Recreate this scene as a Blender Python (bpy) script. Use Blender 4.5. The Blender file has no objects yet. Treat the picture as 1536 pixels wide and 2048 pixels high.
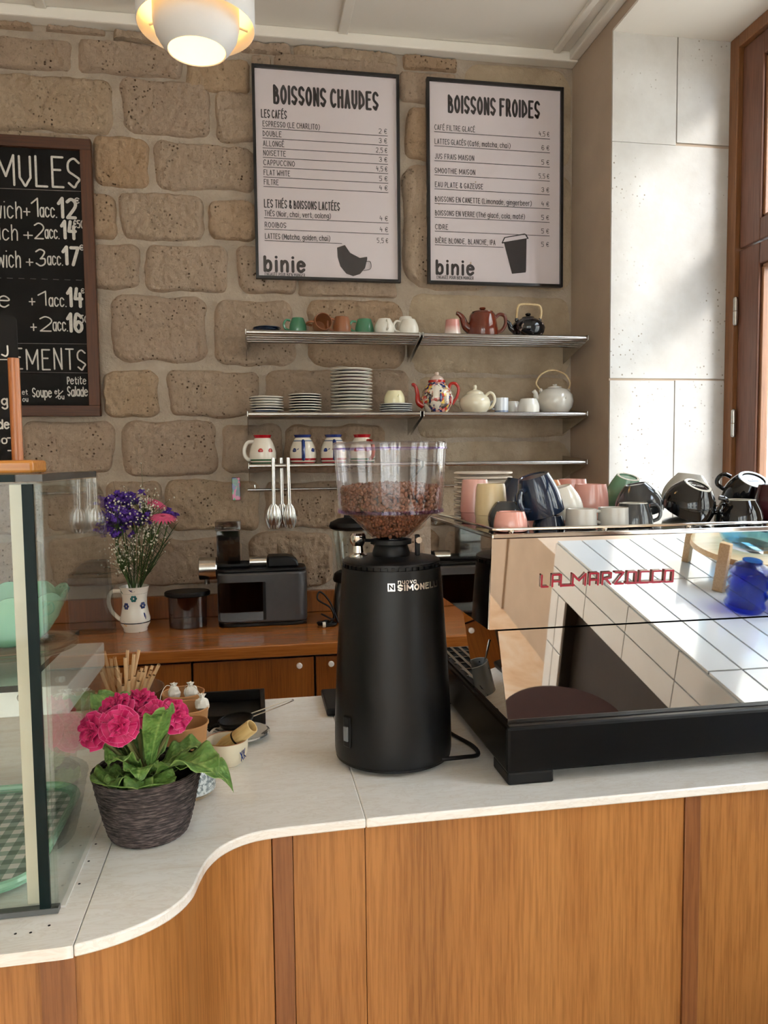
import bpy, math, random
from math import pi, sin, cos, radians as rad
from mathutils import Vector, Matrix, Euler, noise

# ------------------------------------------------------------------ camera
scene = bpy.context.scene
COL = scene.collection
pitch, roll, yaw = rad(3.9), rad(-0.64), rad(9.75)
fw = Vector((sin(yaw) * cos(pitch), cos(yaw) * cos(pitch), -sin(pitch)))
rt = fw.cross(Vector((0, 0, 1))).normalized()
up = rt.cross(fw)
r2 = rt * cos(roll) + up * sin(roll)
u2 = up * cos(roll) - rt * sin(roll)
cam_data = bpy.data.cameras.new('camera')
cam = bpy.data.objects.new('camera', cam_data)
COL.objects.link(cam)
cam.matrix_world = Matrix(((r2.x, u2.x, -fw.x, 0), (r2.y, u2.y, -fw.y, 0), (r2.z, u2.z, -fw.z, 1.6), (0, 0, 0, 1)))
cam_data.sensor_fit = 'VERTICAL'
cam_data.sensor_height = 36
cam_data.lens = 1500 / 2048 * 36
cam_data.clip_start = 0.02
scene.camera = cam

# ------------------------------------------------------------------ daylight
world = bpy.data.worlds.new('sky')
scene.world = world
world.use_nodes = True
bg = world.node_tree.nodes['Background']
bg.inputs['Color'].default_value = (0.72, 0.85, 1.0, 1)
bg.inputs['Strength'].default_value = 6.0

sun_data = bpy.data.lights.new('sun', 'SUN')
sun_data.energy = 1.1
sun_data.angle = rad(10)
sun_data.color = (1.0, 0.96, 0.90)
sun = bpy.data.objects.new('sun', sun_data)
COL.objects.link(sun)
sun.rotation_euler = Vector((-1.0, 2.2, -0.92)).to_track_quat('-Z', 'Y').to_euler()

def portal(loc, rot, sx, sy):
    d = bpy.data.lights.new('window_portal', 'AREA')
    d.shape = 'RECTANGLE'; d.size = sx; d.size_y = sy
    d.cycles.is_portal = True
    o = bpy.data.objects.new('window_portal', d)
    o.location = loc; o.rotation_euler = rot
    COL.objects.link(o)

scene.view_settings.view_transform = 'Standard'
scene.view_settings.look = 'None'
scene.view_settings.gamma = 1
scene.view_settings.use_curve_mapping = False
scene.view_settings.exposure = 1.25
scene.cycles.max_bounces = 7
scene.cycles.diffuse_bounces = 4
scene.cycles.glossy_bounces = 4
scene.cycles.transparent_max_bounces = 16
scene.cycles.use_adaptive_sampling = True
scene.cycles.adaptive_threshold = 0.045
scene.cycles.sample_clamp_indirect = 6
scene.cycles.caustics_reflective = False
scene.cycles.caustics_refractive = False

# ------------------------------------------------------------------ helpers
random.seed(7)

def lin(c):
    c = c / 255
    return c / 12.92 if c <= 0.04045 else ((c + 0.055) / 1.055) ** 2.4

def rgb(r, g, b):
    return (lin(r), lin(g), lin(b), 1)

MATS = {}

class NT:
    """small node builder"""
    def __init__(self, name):
        self.m = bpy.data.materials.new(name)
        self.m.use_nodes = True
        self.t = self.m.node_tree
        self.b = self.t.nodes['Principled BSDF']
    def n(self, typ, **kw):
        nd = self.t.nodes.new(typ)
        for k, v in kw.items():
            if k.startswith('i_'):
                nd.inputs[k[2:].replace('_', ' ')].default_value = v
            else:
                setattr(nd, k, v)
        return nd
    def l(self, a, b):
        self.t.links.new(a, b)
    def coord(self, scale=(1, 1, 1), out='Object', rot=(0, 0, 0)):
        tc = self.n('ShaderNodeTexCoord')
        mp = self.n('ShaderNodeMapping')
        mp.inputs['Scale'].default_value = scale
        mp.inputs['Rotation'].default_value = rot
        self.l(tc.outputs[out], mp.inputs['Vector'])
        return mp.outputs['Vector']
    def world_coord(self, scale=(1, 1, 1)):
        g = self.n('ShaderNodeNewGeometry')
        mp = self.n('ShaderNodeMapping')
        mp.inputs['Scale'].default_value = scale
        self.l(g.outputs['Position'], mp.inputs['Vector'])
        return mp.outputs['Vector']
    def noise(self, vec, scale, detail=4, rough=0.55, dist=0):
        nd = self.n('ShaderNodeTexNoise')
        nd.inputs['Scale'].default_value = scale
        nd.inputs['Detail'].default_value = detail
        nd.inputs['Roughness'].default_value = rough
        nd.inputs['Distortion'].default_value = dist
        self.l(vec, nd.inputs['Vector'])
        return nd.outputs['Fac']
    def ramp(self, fac, stops, interp='LINEAR'):
        nd = self.n('ShaderNodeValToRGB')
        cr = nd.color_ramp
        cr.interpolation = interp
        while len(cr.elements) < len(stops):
            cr.elements.new(0.5)
        for e, (p, c) in zip(cr.elements, stops):
            e.position = p
            e.color = c
        self.l(fac, nd.inputs['Fac'])
        return nd.outputs['Color']
    def mix(self, a, b, fac, mode='MIX'):
        nd = self.n('ShaderNodeMix', data_type='RGBA', blend_type=mode)
        for sock, v in ((nd.inputs[0], fac), (nd.inputs[6], a), (nd.inputs[7], b)):
            if hasattr(v, 'links'):
                self.l(v, sock)
            else:
                sock.default_value = v
        return nd.outputs[2]
    def bump(self, h, strength=0.3, dist=0.01, prev=None):
        nd = self.n('ShaderNodeBump')
        nd.inputs['Strength'].default_value = strength
        nd.inputs['Distance'].default_value = dist
        self.l(h, nd.inputs['Height'])
        if prev:
            self.l(prev, nd.inputs['Normal'])
        self.l(nd.outputs['Normal'], self.b.inputs['Normal'])
        return nd.outputs['Normal']
    def set(self, **kw):
        for k, v in kw.items():
            s = self.b.inputs[k.replace('_', ' ')]
            if hasattr(v, 'links'):
                self.l(v, s)
            else:
                s.default_value = v
        return self

def plain(name, col, rough=0.5, metal=0.0, var=0.06, vscale=30, coat=0.0, bump=0.0, bscale=200, spec=0.5):
    """solid colour with a little procedural variation"""
    if name in MATS:
        return MATS[name]
    k = NT(name)
    v = k.coord()
    f = k.noise(v, vscale, 3)
    d = tuple(max(0, c * (1 - var)) for c in col[:3]) + (1,)
    e = tuple(min(1, c * (1 + var)) for c in col[:3]) + (1,)
    k.set(Base_Color=k.ramp(f, [(0.3, d), (0.7, e)]), Roughness=rough, Metallic=metal, Coat_Weight=coat, Coat_Roughness=0.05, Specular_IOR_Level=spec)
    if bump:
        k.bump(k.noise(v, bscale, 3), bump, 0.002)
    MATS[name] = k.m
    return k.m

def ceramic(name, col, rough=0.12):
    return plain(name, col, rough, 0, 0.04, 25, 0.3)

def thin_glass(name, tint=(1, 1, 1, 1), gloss=1.0, ior=1.45, rough=0.0):
    if name in MATS:
        return MATS[name]
    k = NT(name)
    t = k.t
    t.nodes.remove(k.b)
    out = [n for n in t.nodes if n.type == 'OUTPUT_MATERIAL'][0]
    tr = k.n('ShaderNodeBsdfTransparent'); tr.inputs['Color'].default_value = tint
    gl = k.n('ShaderNodeBsdfGlossy'); gl.inputs['Roughness'].default_value = rough
    gl.inputs['Color'].default_value = (gloss, gloss, gloss, 1)
    # Schlick reflectance, the same from either side of the sheet
    lw = k.n('ShaderNodeLayerWeight'); lw.inputs['Blend'].default_value = 0.5
    p5 = k.n('ShaderNodeMath', operation='POWER'); p5.inputs[1].default_value = 5
    k.l(lw.outputs['Facing'], p5.inputs[0])
    f0 = ((ior - 1) / (ior + 1)) ** 2
    fr = k.n('ShaderNodeMath', operation='MULTIPLY_ADD'); fr.inputs[1].default_value = 1 - f0; fr.inputs[2].default_value = f0
    k.l(p5.outputs[0], fr.inputs[0])
    mx = k.n('ShaderNodeMixShader')
    k.l(fr.outputs[0], mx.inputs[0]); k.l(tr.outputs[0], mx.inputs[1]); k.l(gl.outputs[0], mx.inputs[2])
    k.l(mx.outputs[0], out.inputs['Surface'])
    MATS[name] = k.m
    return k.m

def emit(name, col, strength):
    if name in MATS:
        return MATS[name]
    k = NT(name)
    k.set(Base_Color=col, Emission_Color=col, Emission_Strength=strength)
    MATS[name] = k.m
    return k.m

def catmull(pts, n=6, closed=False):
    P = [Vector(p) for p in pts]
    if len(P) < 3:
        return P
    out = []
    N = len(P)
    rng = range(N) if closed else range(N - 1)
    for i in rng:
        if closed:
            a, b, c, d = P[(i - 1) % N], P[i], P[(i + 1) % N], P[(i + 2) % N]
        else:
            b, c = P[i], P[i + 1]
            a = P[i - 1] if i > 0 else b * 2 - c
            d = P[i + 2] if i + 2 < N else c * 2 - b
        for j in range(n):
            t = j / n
            out.append(0.5 * ((2 * b) + (c - a) * t + (2 * a - 5 * b + 4 * c - d) * t * t + (3 * b - a - 3 * c + d) * t ** 3))
    if not closed:
        out.append(P[-1])
    return out

class MB:
    """collects geometry for one mesh"""
    def __init__(self):
        self.v = []; self.f = []; self.a = []
    def add(self, verts, faces, M=None):
        o = len(self.v)
        for p in verts:
            p = Vector(p)
            self.v.append(tuple(M @ p if M else p))
        self.f += [tuple(i + o for i in f) for f in faces]
        return self
    def box(self, c, s, rot=None):
        x, y, z = s[0] / 2, s[1] / 2, s[2] / 2
        M = Matrix.Translation(c)
        if rot:
            M = M @ Euler(rot).to_matrix().to_4x4()
        return self.add([(-x, -y, -z), (x, -y, -z), (x, y, -z), (-x, y, -z), (-x, -y, z), (x, -y, z), (x, y, z), (-x, y, z)],
                        [(0, 3, 2, 1), (4, 5, 6, 7), (0, 1, 5, 4), (1, 2, 6, 5), (2, 3, 7, 6), (3, 0, 4, 7)], M)
    def span(self, a, b):
        return self.box([(a[i] + b[i]) / 2 for i in range(3)], [abs(b[i] - a[i]) for i in range(3)])
    def lathe(self, prof, seg=32, loc=(0, 0, 0), rot=None, sx=1.0, sy=1.0, a0=0.0, a1=2 * pi, wob=None):
        M = Matrix.Translation(loc)
        if rot:
            M = M @ Euler(rot).to_matrix().to_4x4()
        full = abs(a1 - a0 - 2 * pi) < 1e-6
        n = seg if full else seg + 1
        vs, rows = [], []
        for r, z in prof:
            if r <= 1e-7:
                rows.append([len(vs)]); vs.append((0, 0, z))
            else:
                row = []
                for i in range(n):
                    t = a0 + (a1 - a0) * i / seg
                    k = r * (wob(t, z) if wob else 1)
                    row.append(len(vs)); vs.append((k * cos(t) * sx, k * sin(t) * sy, z))
                rows.append(row)
        fs = []
        for A, B in zip(rows, rows[1:]):
            m = seg
            for i in range(m):
                j = (i + 1) % n if full else i + 1
                if len(A) == 1 and len(B) == 1:
                    continue
                if len(A) == 1:
                    fs.append((A[0], B[j], B[i]))
                elif len(B) == 1:
                    fs.append((A[i], A[j], B[0]))
                else:
                    fs.append((A[i], A[j], B[j], B[i]))
        return self.add(vs, fs, M)
    def cyl(self, a, b, r, seg=16, r1=None):
        a, b = Vector(a), Vector(b)
        d = b - a
        L = d.length
        q = d.to_track_quat('Z', 'Y')
        M = Matrix.Translation(a) @ q.to_matrix().to_4x4()
        r1 = r if r1 is None else r1
        o = MB().lathe([(0, 0), (r, 0), (r1, L), (0, L)], seg)
        return self.add(o.v, o.f, M)
    def tube(self, pts, r, seg=8, caps=True, flat=1.0, closed=False):
        P = [Vector(p) for p in pts]
        n = len(P)
        rr = r if isinstance(r, (list, tuple)) else [r] * n
        if len(rr) != n:
            rr = [rr[min(len(rr) - 1, int(i * (len(rr) - 1) / max(1, n - 1)))] + (rr[min(len(rr) - 1, int(i * (len(rr) - 1) / max(1, n - 1)) + 1)] - rr[min(len(rr) - 1, int(i * (len(rr) - 1) / max(1, n - 1)))]) * ((i * (len(rr) - 1) / max(1, n - 1)) % 1) for i in range(n)]
        vs, fs = [], []
        ref = None
        for i in range(n):
            if closed:
                t = P[(i + 1) % n] - P[i - 1]
            else:
                t = P[min(i + 1, n - 1)] - P[max(i - 1, 0)]
            t.normalize()
            if ref is None:
                ref = Vector((0, 0, 1)) if abs(t.z) < 0.9 else Vector((0, 1, 0))
                x = t.cross(ref).normalized()
            else:
                x = (x - t * x.dot(t)).normalized()
            y = t.cross(x)
            for k in range(seg):
                a = 2 * pi * k / seg
                vs.append(P[i] + (x * cos(a) + y * sin(a) * flat) * rr[i])
        for i in range(n if closed else n - 1):
            j = (i + 1) % n
            for k in range(seg):
                l = (k + 1) % seg
                fs.append((i * seg + k, i * seg + l, j * seg + l, j * seg + k))
        if caps and not closed:
            fs.append(tuple(range(seg - 1, -1, -1)))
            fs.append(tuple((n - 1) * seg + k for k in range(seg)))
        return self.add(vs, fs)
    def prism(self, poly, a, b, axis='z'):
        """extrude a 2D polygon; axis names the extrusion direction"""
        n = len(poly)
        def p3(q, h):
            return {'z': (q[0], q[1], h), 'y': (q[0], h, q[1]), 'x': (h, q[0], q[1])}[axis]
        vs = [p3(q, a) for q in poly] + [p3(q, b) for q in poly]
        fs = [tuple(range(n - 1, -1, -1)), tuple(range(n, 2 * n))]
        fs += [(i, (i + 1) % n, n + (i + 1) % n, n + i) for i in range(n)]
        return self.add(vs, fs)
    def ball(self, c, r, seg=12, rings=8, s=(1, 1, 1), rot=None):
        prof = [(r * sin(pi * i / rings), -r * cos(pi * i / rings)) for i in range(rings + 1)]
        prof[0] = (0, -r); prof[-1] = (0, r)
        o = MB().lathe(prof, seg)
        M = Matrix.Translation(c)
        if rot:
            M = M @ Euler(rot).to_matrix().to_4x4()
        M = M @ Matrix.Diagonal((*s, 1))
        return self.add(o.v, o.f, M)
    def grid(self, nx, ny, fn):
        vs = [fn(i / nx, j / ny) for j in range(ny + 1) for i in range(nx + 1)]
        w = nx + 1
        fs = [(j * w + i, j * w + i + 1, (j + 1) * w + i + 1, (j + 1) * w + i) for j in range(ny) for i in range(nx)]
        return self.add(vs, fs)
    def mesh(self, name, mat, smooth=35, attr=None):
        me = bpy.data.meshes.new(name)
        me.from_pydata(self.v, [], self.f)
        if mat:
            for m in (mat if isinstance(mat, (list, tuple)) else [mat]):
                me.materials.append(m)
        me.validate()
        import bmesh
        bm = bmesh.new(); bm.from_mesh(me)
        bmesh.ops.recalc_face_normals(bm, faces=bm.faces)
        bm.to_mesh(me); bm.free()
        if smooth:
            me.polygons.foreach_set('use_smooth', [True] * len(me.polygons))
            me.set_sharp_from_angle(angle=rad(smooth))
        if attr:
            at = me.attributes.new('shade', 'FLOAT', 'POINT')
            at.data.foreach_set('value', attr)
        me.update()
        return me
    def build(self, name, mat, parent=None, smooth=35, bevel=0, attr=None, label=None, seg=2):
        o = bpy.data.objects.new(name, self.mesh(name, mat, smooth, attr))
        COL.objects.link(o)
        if parent:
            o.parent = parent
        if bevel:
            b = o.modifiers.new('bevel', 'BEVEL')
            b.width = bevel; b.segments = seg; b.limit_method = 'ANGLE'; b.angle_limit = rad(40)
        if label:
            o['label'] = label
        return o

def thing(name, label, cat, loc=(0, 0, 0), rot=(0, 0, 0), group=None):
    o = bpy.data.objects.new(name, None)
    o.empty_display_size = 0.05
    COL.objects.link(o)
    o.location = loc
    o.rotation_euler = rot if isinstance(rot, (tuple, list)) else (0, 0, rot)
    o['label'] = label; o['category'] = cat
    if group:
        o['group'] = group
    return o

def tag(o, label, cat, group=None, kind=None):
    o['label'] = label; o['category'] = cat
    if group:
        o['group'] = group
    if kind:
        o['kind'] = kind
    return o

def structure(o):
    o['kind'] = 'structure'
    return o

def dup(root, loc=None, rot=None, label=None, group=None):
    r = root.copy(); COL.objects.link(r)
    if loc is not None: r.location = loc
    if rot is not None: r.rotation_euler = rot
    if label: r['label'] = label
    if group: r['group'] = group
    for ch in list(root.children):
        c = ch.copy(); COL.objects.link(c); c.parent = r
        for g in list(ch.children):
            d = g.copy(); COL.objects.link(d); d.parent = c
    return r

# ------------------------------------------------------------------ single-stroke lettering
GL = {
 'A': '02 29 42;14 34', 'B': '02 09;~09 28 37 25;~06 26 44 32 02', 'C': '~48 29 07 04 22 43', 'D': '02 09;~09 28 46 44 23 02',
 'E': '49 09 02 42;06 36', 'F': '49 09 02;06 36', 'G': '~48 29 07 04 22 43 45;25 45', 'H': '02 09;42 49;06 46', 'I': '02 09',
 'J': '~39 34 22 03', 'K': '02 09;49 05 42', 'L': '09 02 42', 'M': '02 09 34 69 62', 'N': '02 09 42 49', 'O': '~29 07 04 22 44 47 29',
 'P': '02 09;~09 29 38 36 25 05', 'Q': '~29 07 04 22 44 47 29;33 51', 'R': '02 09;~09 29 38 36 25 05;25 42', 'S': '~48 29 08 06 25 44 33 22 03',
 'T': '09 49;29 22', 'U': '09 04;~04 13 22 33 44;44 49', 'V': '09 22 49', 'W': '09 12 36 52 69', 'X': '02 49;09 42', 'Y': '09 26 49;26 22',
 'Z': '09 49 02 42',
 'a': '~46 27 06 03 22 44;47 42', 'b': '09 02;~05 27 46 43 22 03', 'c': '~46 27 06 03 22 43', 'd': '49 42;~45 27 06 03 22 44',
 'e': '~05 45 46 27 06 03 22 43', 'f': '~39 28 25 22;07 37', 'g': '~46 27 06 04 23 45;47 43;~43 41 20 01', 'h': '09 02;~05 27 46 42',
 'i': '07 02;09 09', 'j': '27 21;~21 10 01;29 29', 'k': '09 02;37 04 32', 'l': '09 02', 'm': '07 02;~05 17 36 32;~35 47 66 62',
 'n': '07 02;~05 27 46 42', 'o': '~27 06 03 22 43 46 27', 'p': '07 00;~06 27 46 43 22 03', 'q': '47 40;~46 27 06 03 22 43',
 'r': '07 02;~05 17 37', 's': '~46 27 06 25 43 22 03', 't': '19 13;~13 22 33;07 37', 'u': '07 04;~04 13 22 44;47 42',
 'v': '07 22 47', 'w': '07 12 36 52 67', 'x': '07 42;47 02', 'y': '07 23;47 10', 'z': '07 47 02 42',
 '0': '~29 07 04 22 44 47 29', '1': '07 29 22', '2': '~08 29 48 46 02;02 42', '3': '~08 29 48 36 25;~25 45 43 22 03', '4': '19 05 45;37 32',
 '5': '49 09 06;~06 36 44 32 02', '6': '~48 19 04 22 43 45 26 04', '7': '09 49 12', '8': '~25 06 08 29 48 46 25 04 03 22 43 44 25', '9': '~45 25 07 29 47 44 22 03',
 '+': '23 27;05 45', '.': '02 02', ',': '12 01', '(': '~29 07 04 21', ')': '~09 27 24 01', '&': '~42 17 19 38 04 22 44', '/': '02 49', '-': '05 35',
 'E~': '~48 29 07 04 22 43;06 36;05 35', "'": '09 07', ']': '09 29 21 01', '_': '02 42', ':': '03 03;06 06', '\u20ac': '~48 29 07 04 22 43;06 36;05 35',
}
ACC = {'\u00e9': ('e', '28 49'), '\u00e8': ('e', '29 48'), '\u00c9': ('E', '1a 3b'), '\u00c8': ('E', '1b 3a'), '\u00ef': ('i~', '09 09;29 29')}

def glyph(ch):
    extra = ''
    if ch in ACC:
        base, extra = ACC[ch]
        s = '17 12' if base == 'i~' else GL[base]
        s = s + ';' + extra
    else:
        s = GL[ch]
    out = []
    for st in s.split(';'):
        sm = st.startswith('~')
        pts = [(int(p[0]) / 7, (int(p[1], 16) - 2) / 7) for p in st.lstrip('~').split()]
        if sm:
            pts = [(q.x, q.y) for q in catmull([(a, b, 0) for a, b in pts], 4)]
        out.append(pts)
    w = max(p[0] for st in out for p in st)
    return out, w

def lettering(text, name, mat, parent, origin, ux, uz, height, width=None, thick=0.1, gap=0.36, space=0.45, lift=0.0, label=None, slant=0.0, depth=0.0, hand=0.0):
    """stroke lettering laid on the plane (ux, uz) from origin; width fits the whole line"""
    ux, uz = Vector(ux).normalized(), Vector(uz).normalized()
    nz = ux.cross(uz)
    strokes, x = [], 0.0
    rr = random.Random(text)
    for ch in text:
        if ch == ' ':
            x += space; continue
        st, w = glyph(ch)
        jy = (rr.random() - 0.5) * hand
        k = 1 + (rr.random() - 0.5) * hand
        for s in st:
            strokes.append([(x + p[0] + slant * p[1], p[1] * k + jy) for p in s])
        x += w + gap
    total = max(1e-6, x - gap)
    sx = (width / (total * height)) if width else 1.0
    m = MB()
    hw = thick * height / 2
    O = Vector(origin)
    def P(q, h=0.0):
        return O + ux * q[0] + uz * q[1] + nz * h
    k = 0
    for s in strokes:
        q = [Vector((p[0] * height * sx, p[1] * height)) for p in s]
        # split at sharp corners so that every run is one clean ribbon
        runs, cur = [], [q[0]]
        for a, b in zip(q, q[1:]):
            if (b - a).length < 1e-9: continue
            if len(cur) > 1 and (cur[-1] - cur[-2]).angle(b - a) > 0.6:
                runs.append(cur); cur = [a]
            cur.append(b)
        runs.append(cur)
        for r in runs:
            k += 1
            h = depth + k * 1.2e-5
            if len(r) == 1:
                m.add([P((r[0].x + hw * cos(t * pi / 6), r[0].y + hw * sin(t * pi / 6)), h) for t in range(12)], [tuple(range(12))])
                continue
            L, R = [], []
            for n_, c in enumerate(r):
                d0 = (c - r[n_ - 1]).normalized() if n_ else (r[1] - c).normalized()
                d1 = (r[n_ + 1] - c).normalized() if n_ + 1 < len(r) else d0
                d = (d0 + d1).normalized()
                nn = Vector((-d.y, d.x)) * hw
                L.append(c + nn); R.append(c - nn)
            n = len(r)
            m.add([P(p, h) for p in L] + [P(p, h) for p in R], [(i, n + i, n + i + 1, i + 1) for i in range(n - 1)])
            for c, d in ((r[0], r[0] - r[1]), (r[-1], r[-1] - r[-2])):
                a0 = math.atan2(d.y, d.x)
                m.add([P((c.x + hw * cos(a0 - pi / 2 + t * pi / 6), c.y + hw * sin(a0 - pi / 2 + t * pi / 6)), h) for t in range(7)], [tuple(range(7))])
            if depth:
                ring = L + R[::-1]
                nr = len(ring)
                m.add([P(p) for p in ring] + [P(p, h) for p in ring], [(i, (i + 1) % nr, nr + (i + 1) % nr, nr + i) for i in range(nr)])
    o = m.build(name, mat, parent, smooth=0, label=label)
    o['kind'] = 'stuff'
    return o


# ------------------------------------------------------------------ surface materials
def stone_mat():
    k = NT('limestone')
    v = k.coord()
    oi = k.n('ShaderNodeObjectInfo')
    big = k.noise(v, 5, 4, 0.6)
    mid = k.noise(v, 28, 5, 0.65)
    fine = k.noise(v, 62, 7, 0.78)
    c1 = k.ramp(big, [(0.3, rgb(170, 142, 112)), (0.5, rgb(192, 168, 140)), (0.72, rgb(206, 186, 162))])
    c2 = k.ramp(mid, [(0.35, rgb(150, 124, 96)), (0.6, rgb(214, 190, 160))])
    tint = k.ramp(oi.outputs['Random'], [(0.0, rgb(212, 162, 106)), (0.25, rgb(208, 178, 150)), (0.6, rgb(210, 180, 154)), (0.85, rgb(216, 188, 154)), (1.0, rgb(224, 182, 132))])
    c = k.mix(c1, c2, 0.4)
    c = k.mix(c, tint, 0.55)
    c = k.mix(c, k.ramp(fine, [(0.30, rgb(172, 156, 138)), (0.44, rgb(248, 246, 244)), (0.52, rgb(255, 255, 255))]), 0.9, 'MULTIPLY')
    c = k.mix(c, rgb(250, 226, 206), 0.2)
    # small dark pores in clusters
    vo = k.n('ShaderNodeTexVoronoi'); vo.inputs['Scale'].default_value = 52
    k.l(v, vo.inputs['Vector'])
    pore = k.ramp(vo.outputs['Distance'], [(0.12, (0, 0, 0, 1)), (0.27, (1, 1, 1, 1))])
    clus = k.ramp(k.noise(v, 9, 2), [(0.46, (1, 1, 1, 1)), (0.66, (0, 0, 0, 1))])
    hole = k.mix(pore, (1, 1, 1, 1), clus)
    c = k.mix(rgb(104, 80, 58), c, hole)
    k.set(Base_Color=c, Roughness=0.95, Specular_IOR_Level=0.15)
    # tool marks, slanted and short
    sv = k.coord((60, 60, 16), rot=(0, 0.25, 0))
    tool = k.noise(sv, 1.6, 3, 0.6)
    h = k.mix(k.mix(tool, fine, 0.72), hole, 0.3)
    k.bump(h, 1.0, 0.034)
    return k.m
STONE = stone_mat()

def smooth_stone_mat():
    k = NT('dressed_limestone')
    v = k.coord()
    c = k.ramp(k.noise(v, 6, 5, 0.6), [(0.3, rgb(170, 150, 126)), (0.55, rgb(190, 170, 144)), (0.75, rgb(202, 184, 160))])
    vo = k.n('ShaderNodeTexVoronoi'); vo.inputs['Scale'].default_value = 55
    k.l(v, vo.inputs['Vector'])
    pore = k.ramp(vo.outputs['Distance'], [(0.06, (0, 0, 0, 1)), (0.14, (1, 1, 1, 1))])
    clus = k.ramp(k.noise(v, 6, 2), [(0.55, (1, 1, 1, 1)), (0.68, (0, 0, 0, 1))])
    hole = k.mix(pore, (1, 1, 1, 1), clus)
    k.set(Base_Color=k.mix(rgb(130, 106, 84), c, hole), Roughness=0.95, Specular_IOR_Level=0.15)
    k.bump(k.mix(k.noise(v, 60, 6, 0.72), hole, 0.4), 1.0, 0.012)
    return k.m
STONE2 = smooth_stone_mat()

def mortar_mat():
    k = NT('lime_mortar')
    v = k.coord()
    c = k.ramp(k.noise(v, 7, 5, 0.6), [(0.3, rgb(168, 152, 136)), (0.6, rgb(184, 168, 150)), (0.8, rgb(194, 180, 166))])
    k.set(Base_Color=c, Roughness=0.95, Specular_IOR_Level=0.15)
    k.bump(k.noise(v, 30, 6, 0.66), 0.9, 0.012)
    return k.m
MORTAR = mortar_mat()

def pale_block_mat():
    k = NT('whitewashed_limestone')
    v = k.coord()
    c = k.ramp(k.noise(v, 4, 5, 0.6), [(0.3, rgb(194, 188, 180)), (0.6, rgb(210, 206, 200)), (0.8, rgb(220, 218, 214))])
    vo = k.n('ShaderNodeTexVoronoi'); vo.inputs['Scale'].default_value = 48
    k.l(v, vo.inputs['Vector'])
    pore = k.ramp(vo.outputs['Distance'], [(0.10, (0, 0, 0, 1)), (0.2, (1, 1, 1, 1))])
    clus = k.ramp(k.noise(v, 4, 2), [(0.50, (1, 1, 1, 1)), (0.62, (0, 0, 0, 1))])
    hole = k.mix(pore, (1, 1, 1, 1), clus)
    k.set(Base_Color=k.mix(rgb(150, 138, 122), c, hole), Roughness=0.9, Specular_IOR_Level=0.2)
    k.bump(k.mix(k.noise(v, 45, 4), hole, 0.5), 0.4, 0.004)
    return k.m
PALE = pale_block_mat()
PLASTER = plain('beige_plaster', rgb(186, 166, 146), 0.9, var=0.07, vscale=4, bump=0.15, bscale=60, spec=0.2)
CEILP = plain('ceiling_paint', rgb(236, 229, 218), 0.8, var=0.02, vscale=3, spec=0.2)
WHITEWALL = plain('white_paint', rgb(226, 218, 206), 0.8, var=0.03, vscale=3, spec=0.2)

def floor_mat():
    k = NT('polished_screed')
    v = k.coord()
    c = k.ramp(k.noise(v, 2.2, 6, 0.62, 1.5), [(0.3, rgb(214, 168, 126)), (0.5, rgb(234, 200, 164)), (0.7, rgb(244, 226, 204))])
    k.set(Base_Color=c, Roughness=0.35)
    return k.m

def wood(name, a, b, c, axis='z', scale=1.0, rough=0.4, coat=0.15, ring=9.0):
    """fine straight grain running along the given axis"""
    if name in MATS: return MATS[name]
    k = NT(name)
    s = {'z': (1, 1, 0.035), 'x': (0.035, 1, 1), 'y': (1, 0.035, 1)}[axis]
    v = k.coord(tuple(q * scale for q in s))
    fine = k.noise(v, 190, 4, 0.65)
    broad = k.noise(v, ring, 3, 0.5, 0.6)
    col = k.mix(k.ramp(broad, [(0.3, a), (0.5, b), (0.72, c)]), k.ramp(fine, [(0.36, a), (0.58, c)]), 0.5)
    k.set(Base_Color=col, Roughness=rough, Coat_Weight=coat, Coat_Roughness=0.25)
    k.bump(fine, 0.12, 0.002)
    MATS[name] = k.m
    return k.m
OAK = wood('oak_veneer', rgb(132, 82, 38), rgb(166, 108, 54), rgb(186, 128, 70))
OAK_STILE = wood('oak_stile', rgb(108, 64, 34), rgb(130, 80, 44), rgb(150, 96, 56), ring=14)
CAB = wood('cabinet_veneer', rgb(112, 58, 18), rgb(138, 76, 26), rgb(156, 92, 36))
WORK = wood('worktop_wood', rgb(128, 70, 26), rgb(156, 90, 36), rgb(178, 110, 50), axis='x', rough=0.25, coat=0.5)
WINWOOD = wood('window_wood', rgb(92, 56, 40), rgb(112, 70, 52), rgb(128, 84, 64), rough=0.45)
WINLIGHT = wood('window_wood_inner', rgb(112, 70, 38), rgb(132, 86, 50), rgb(150, 100, 62), rough=0.45)
CHROME = plain('brushed_steel', rgb(190, 188, 184), 0.22, 1.0, 0.08, 60)
POLISH = plain('polished_steel', rgb(214, 208, 200), 0.08, 1.0, 0.02, 20)
BLACKM = plain('black_metal', rgb(11, 11, 12), 0.36, 0.0, 0.1, 40, spec=0.15)
BLACKP = plain('black_plastic', rgb(12, 12, 13), 0.45, 0.0, 0.1, 40, spec=0.3)
PANE = thin_glass('window_glass')

# ------------------------------------------------------------------ the room shell
structure(MB().span((-3.4, -4.2, -0.1), (2.2, 3.5, 0)).build('floor', floor_mat(), smooth=0))
ceil = structure(MB().span((-3.4, -4.2, 3.39), (2.2, 3.5, 3.5)).build('ceiling', CEILP, smooth=0))
wb = structure(MB().span((-3.4, 3.3, 0), (2.2, 3.5, 3.39)).build('wall_back', MORTAR, smooth=0))
structure(MB().span((-3.4, -4.2, 0), (-3.2, 3.3, 3.39)).build('wall_left', WHITEWALL, smooth=0))
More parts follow.
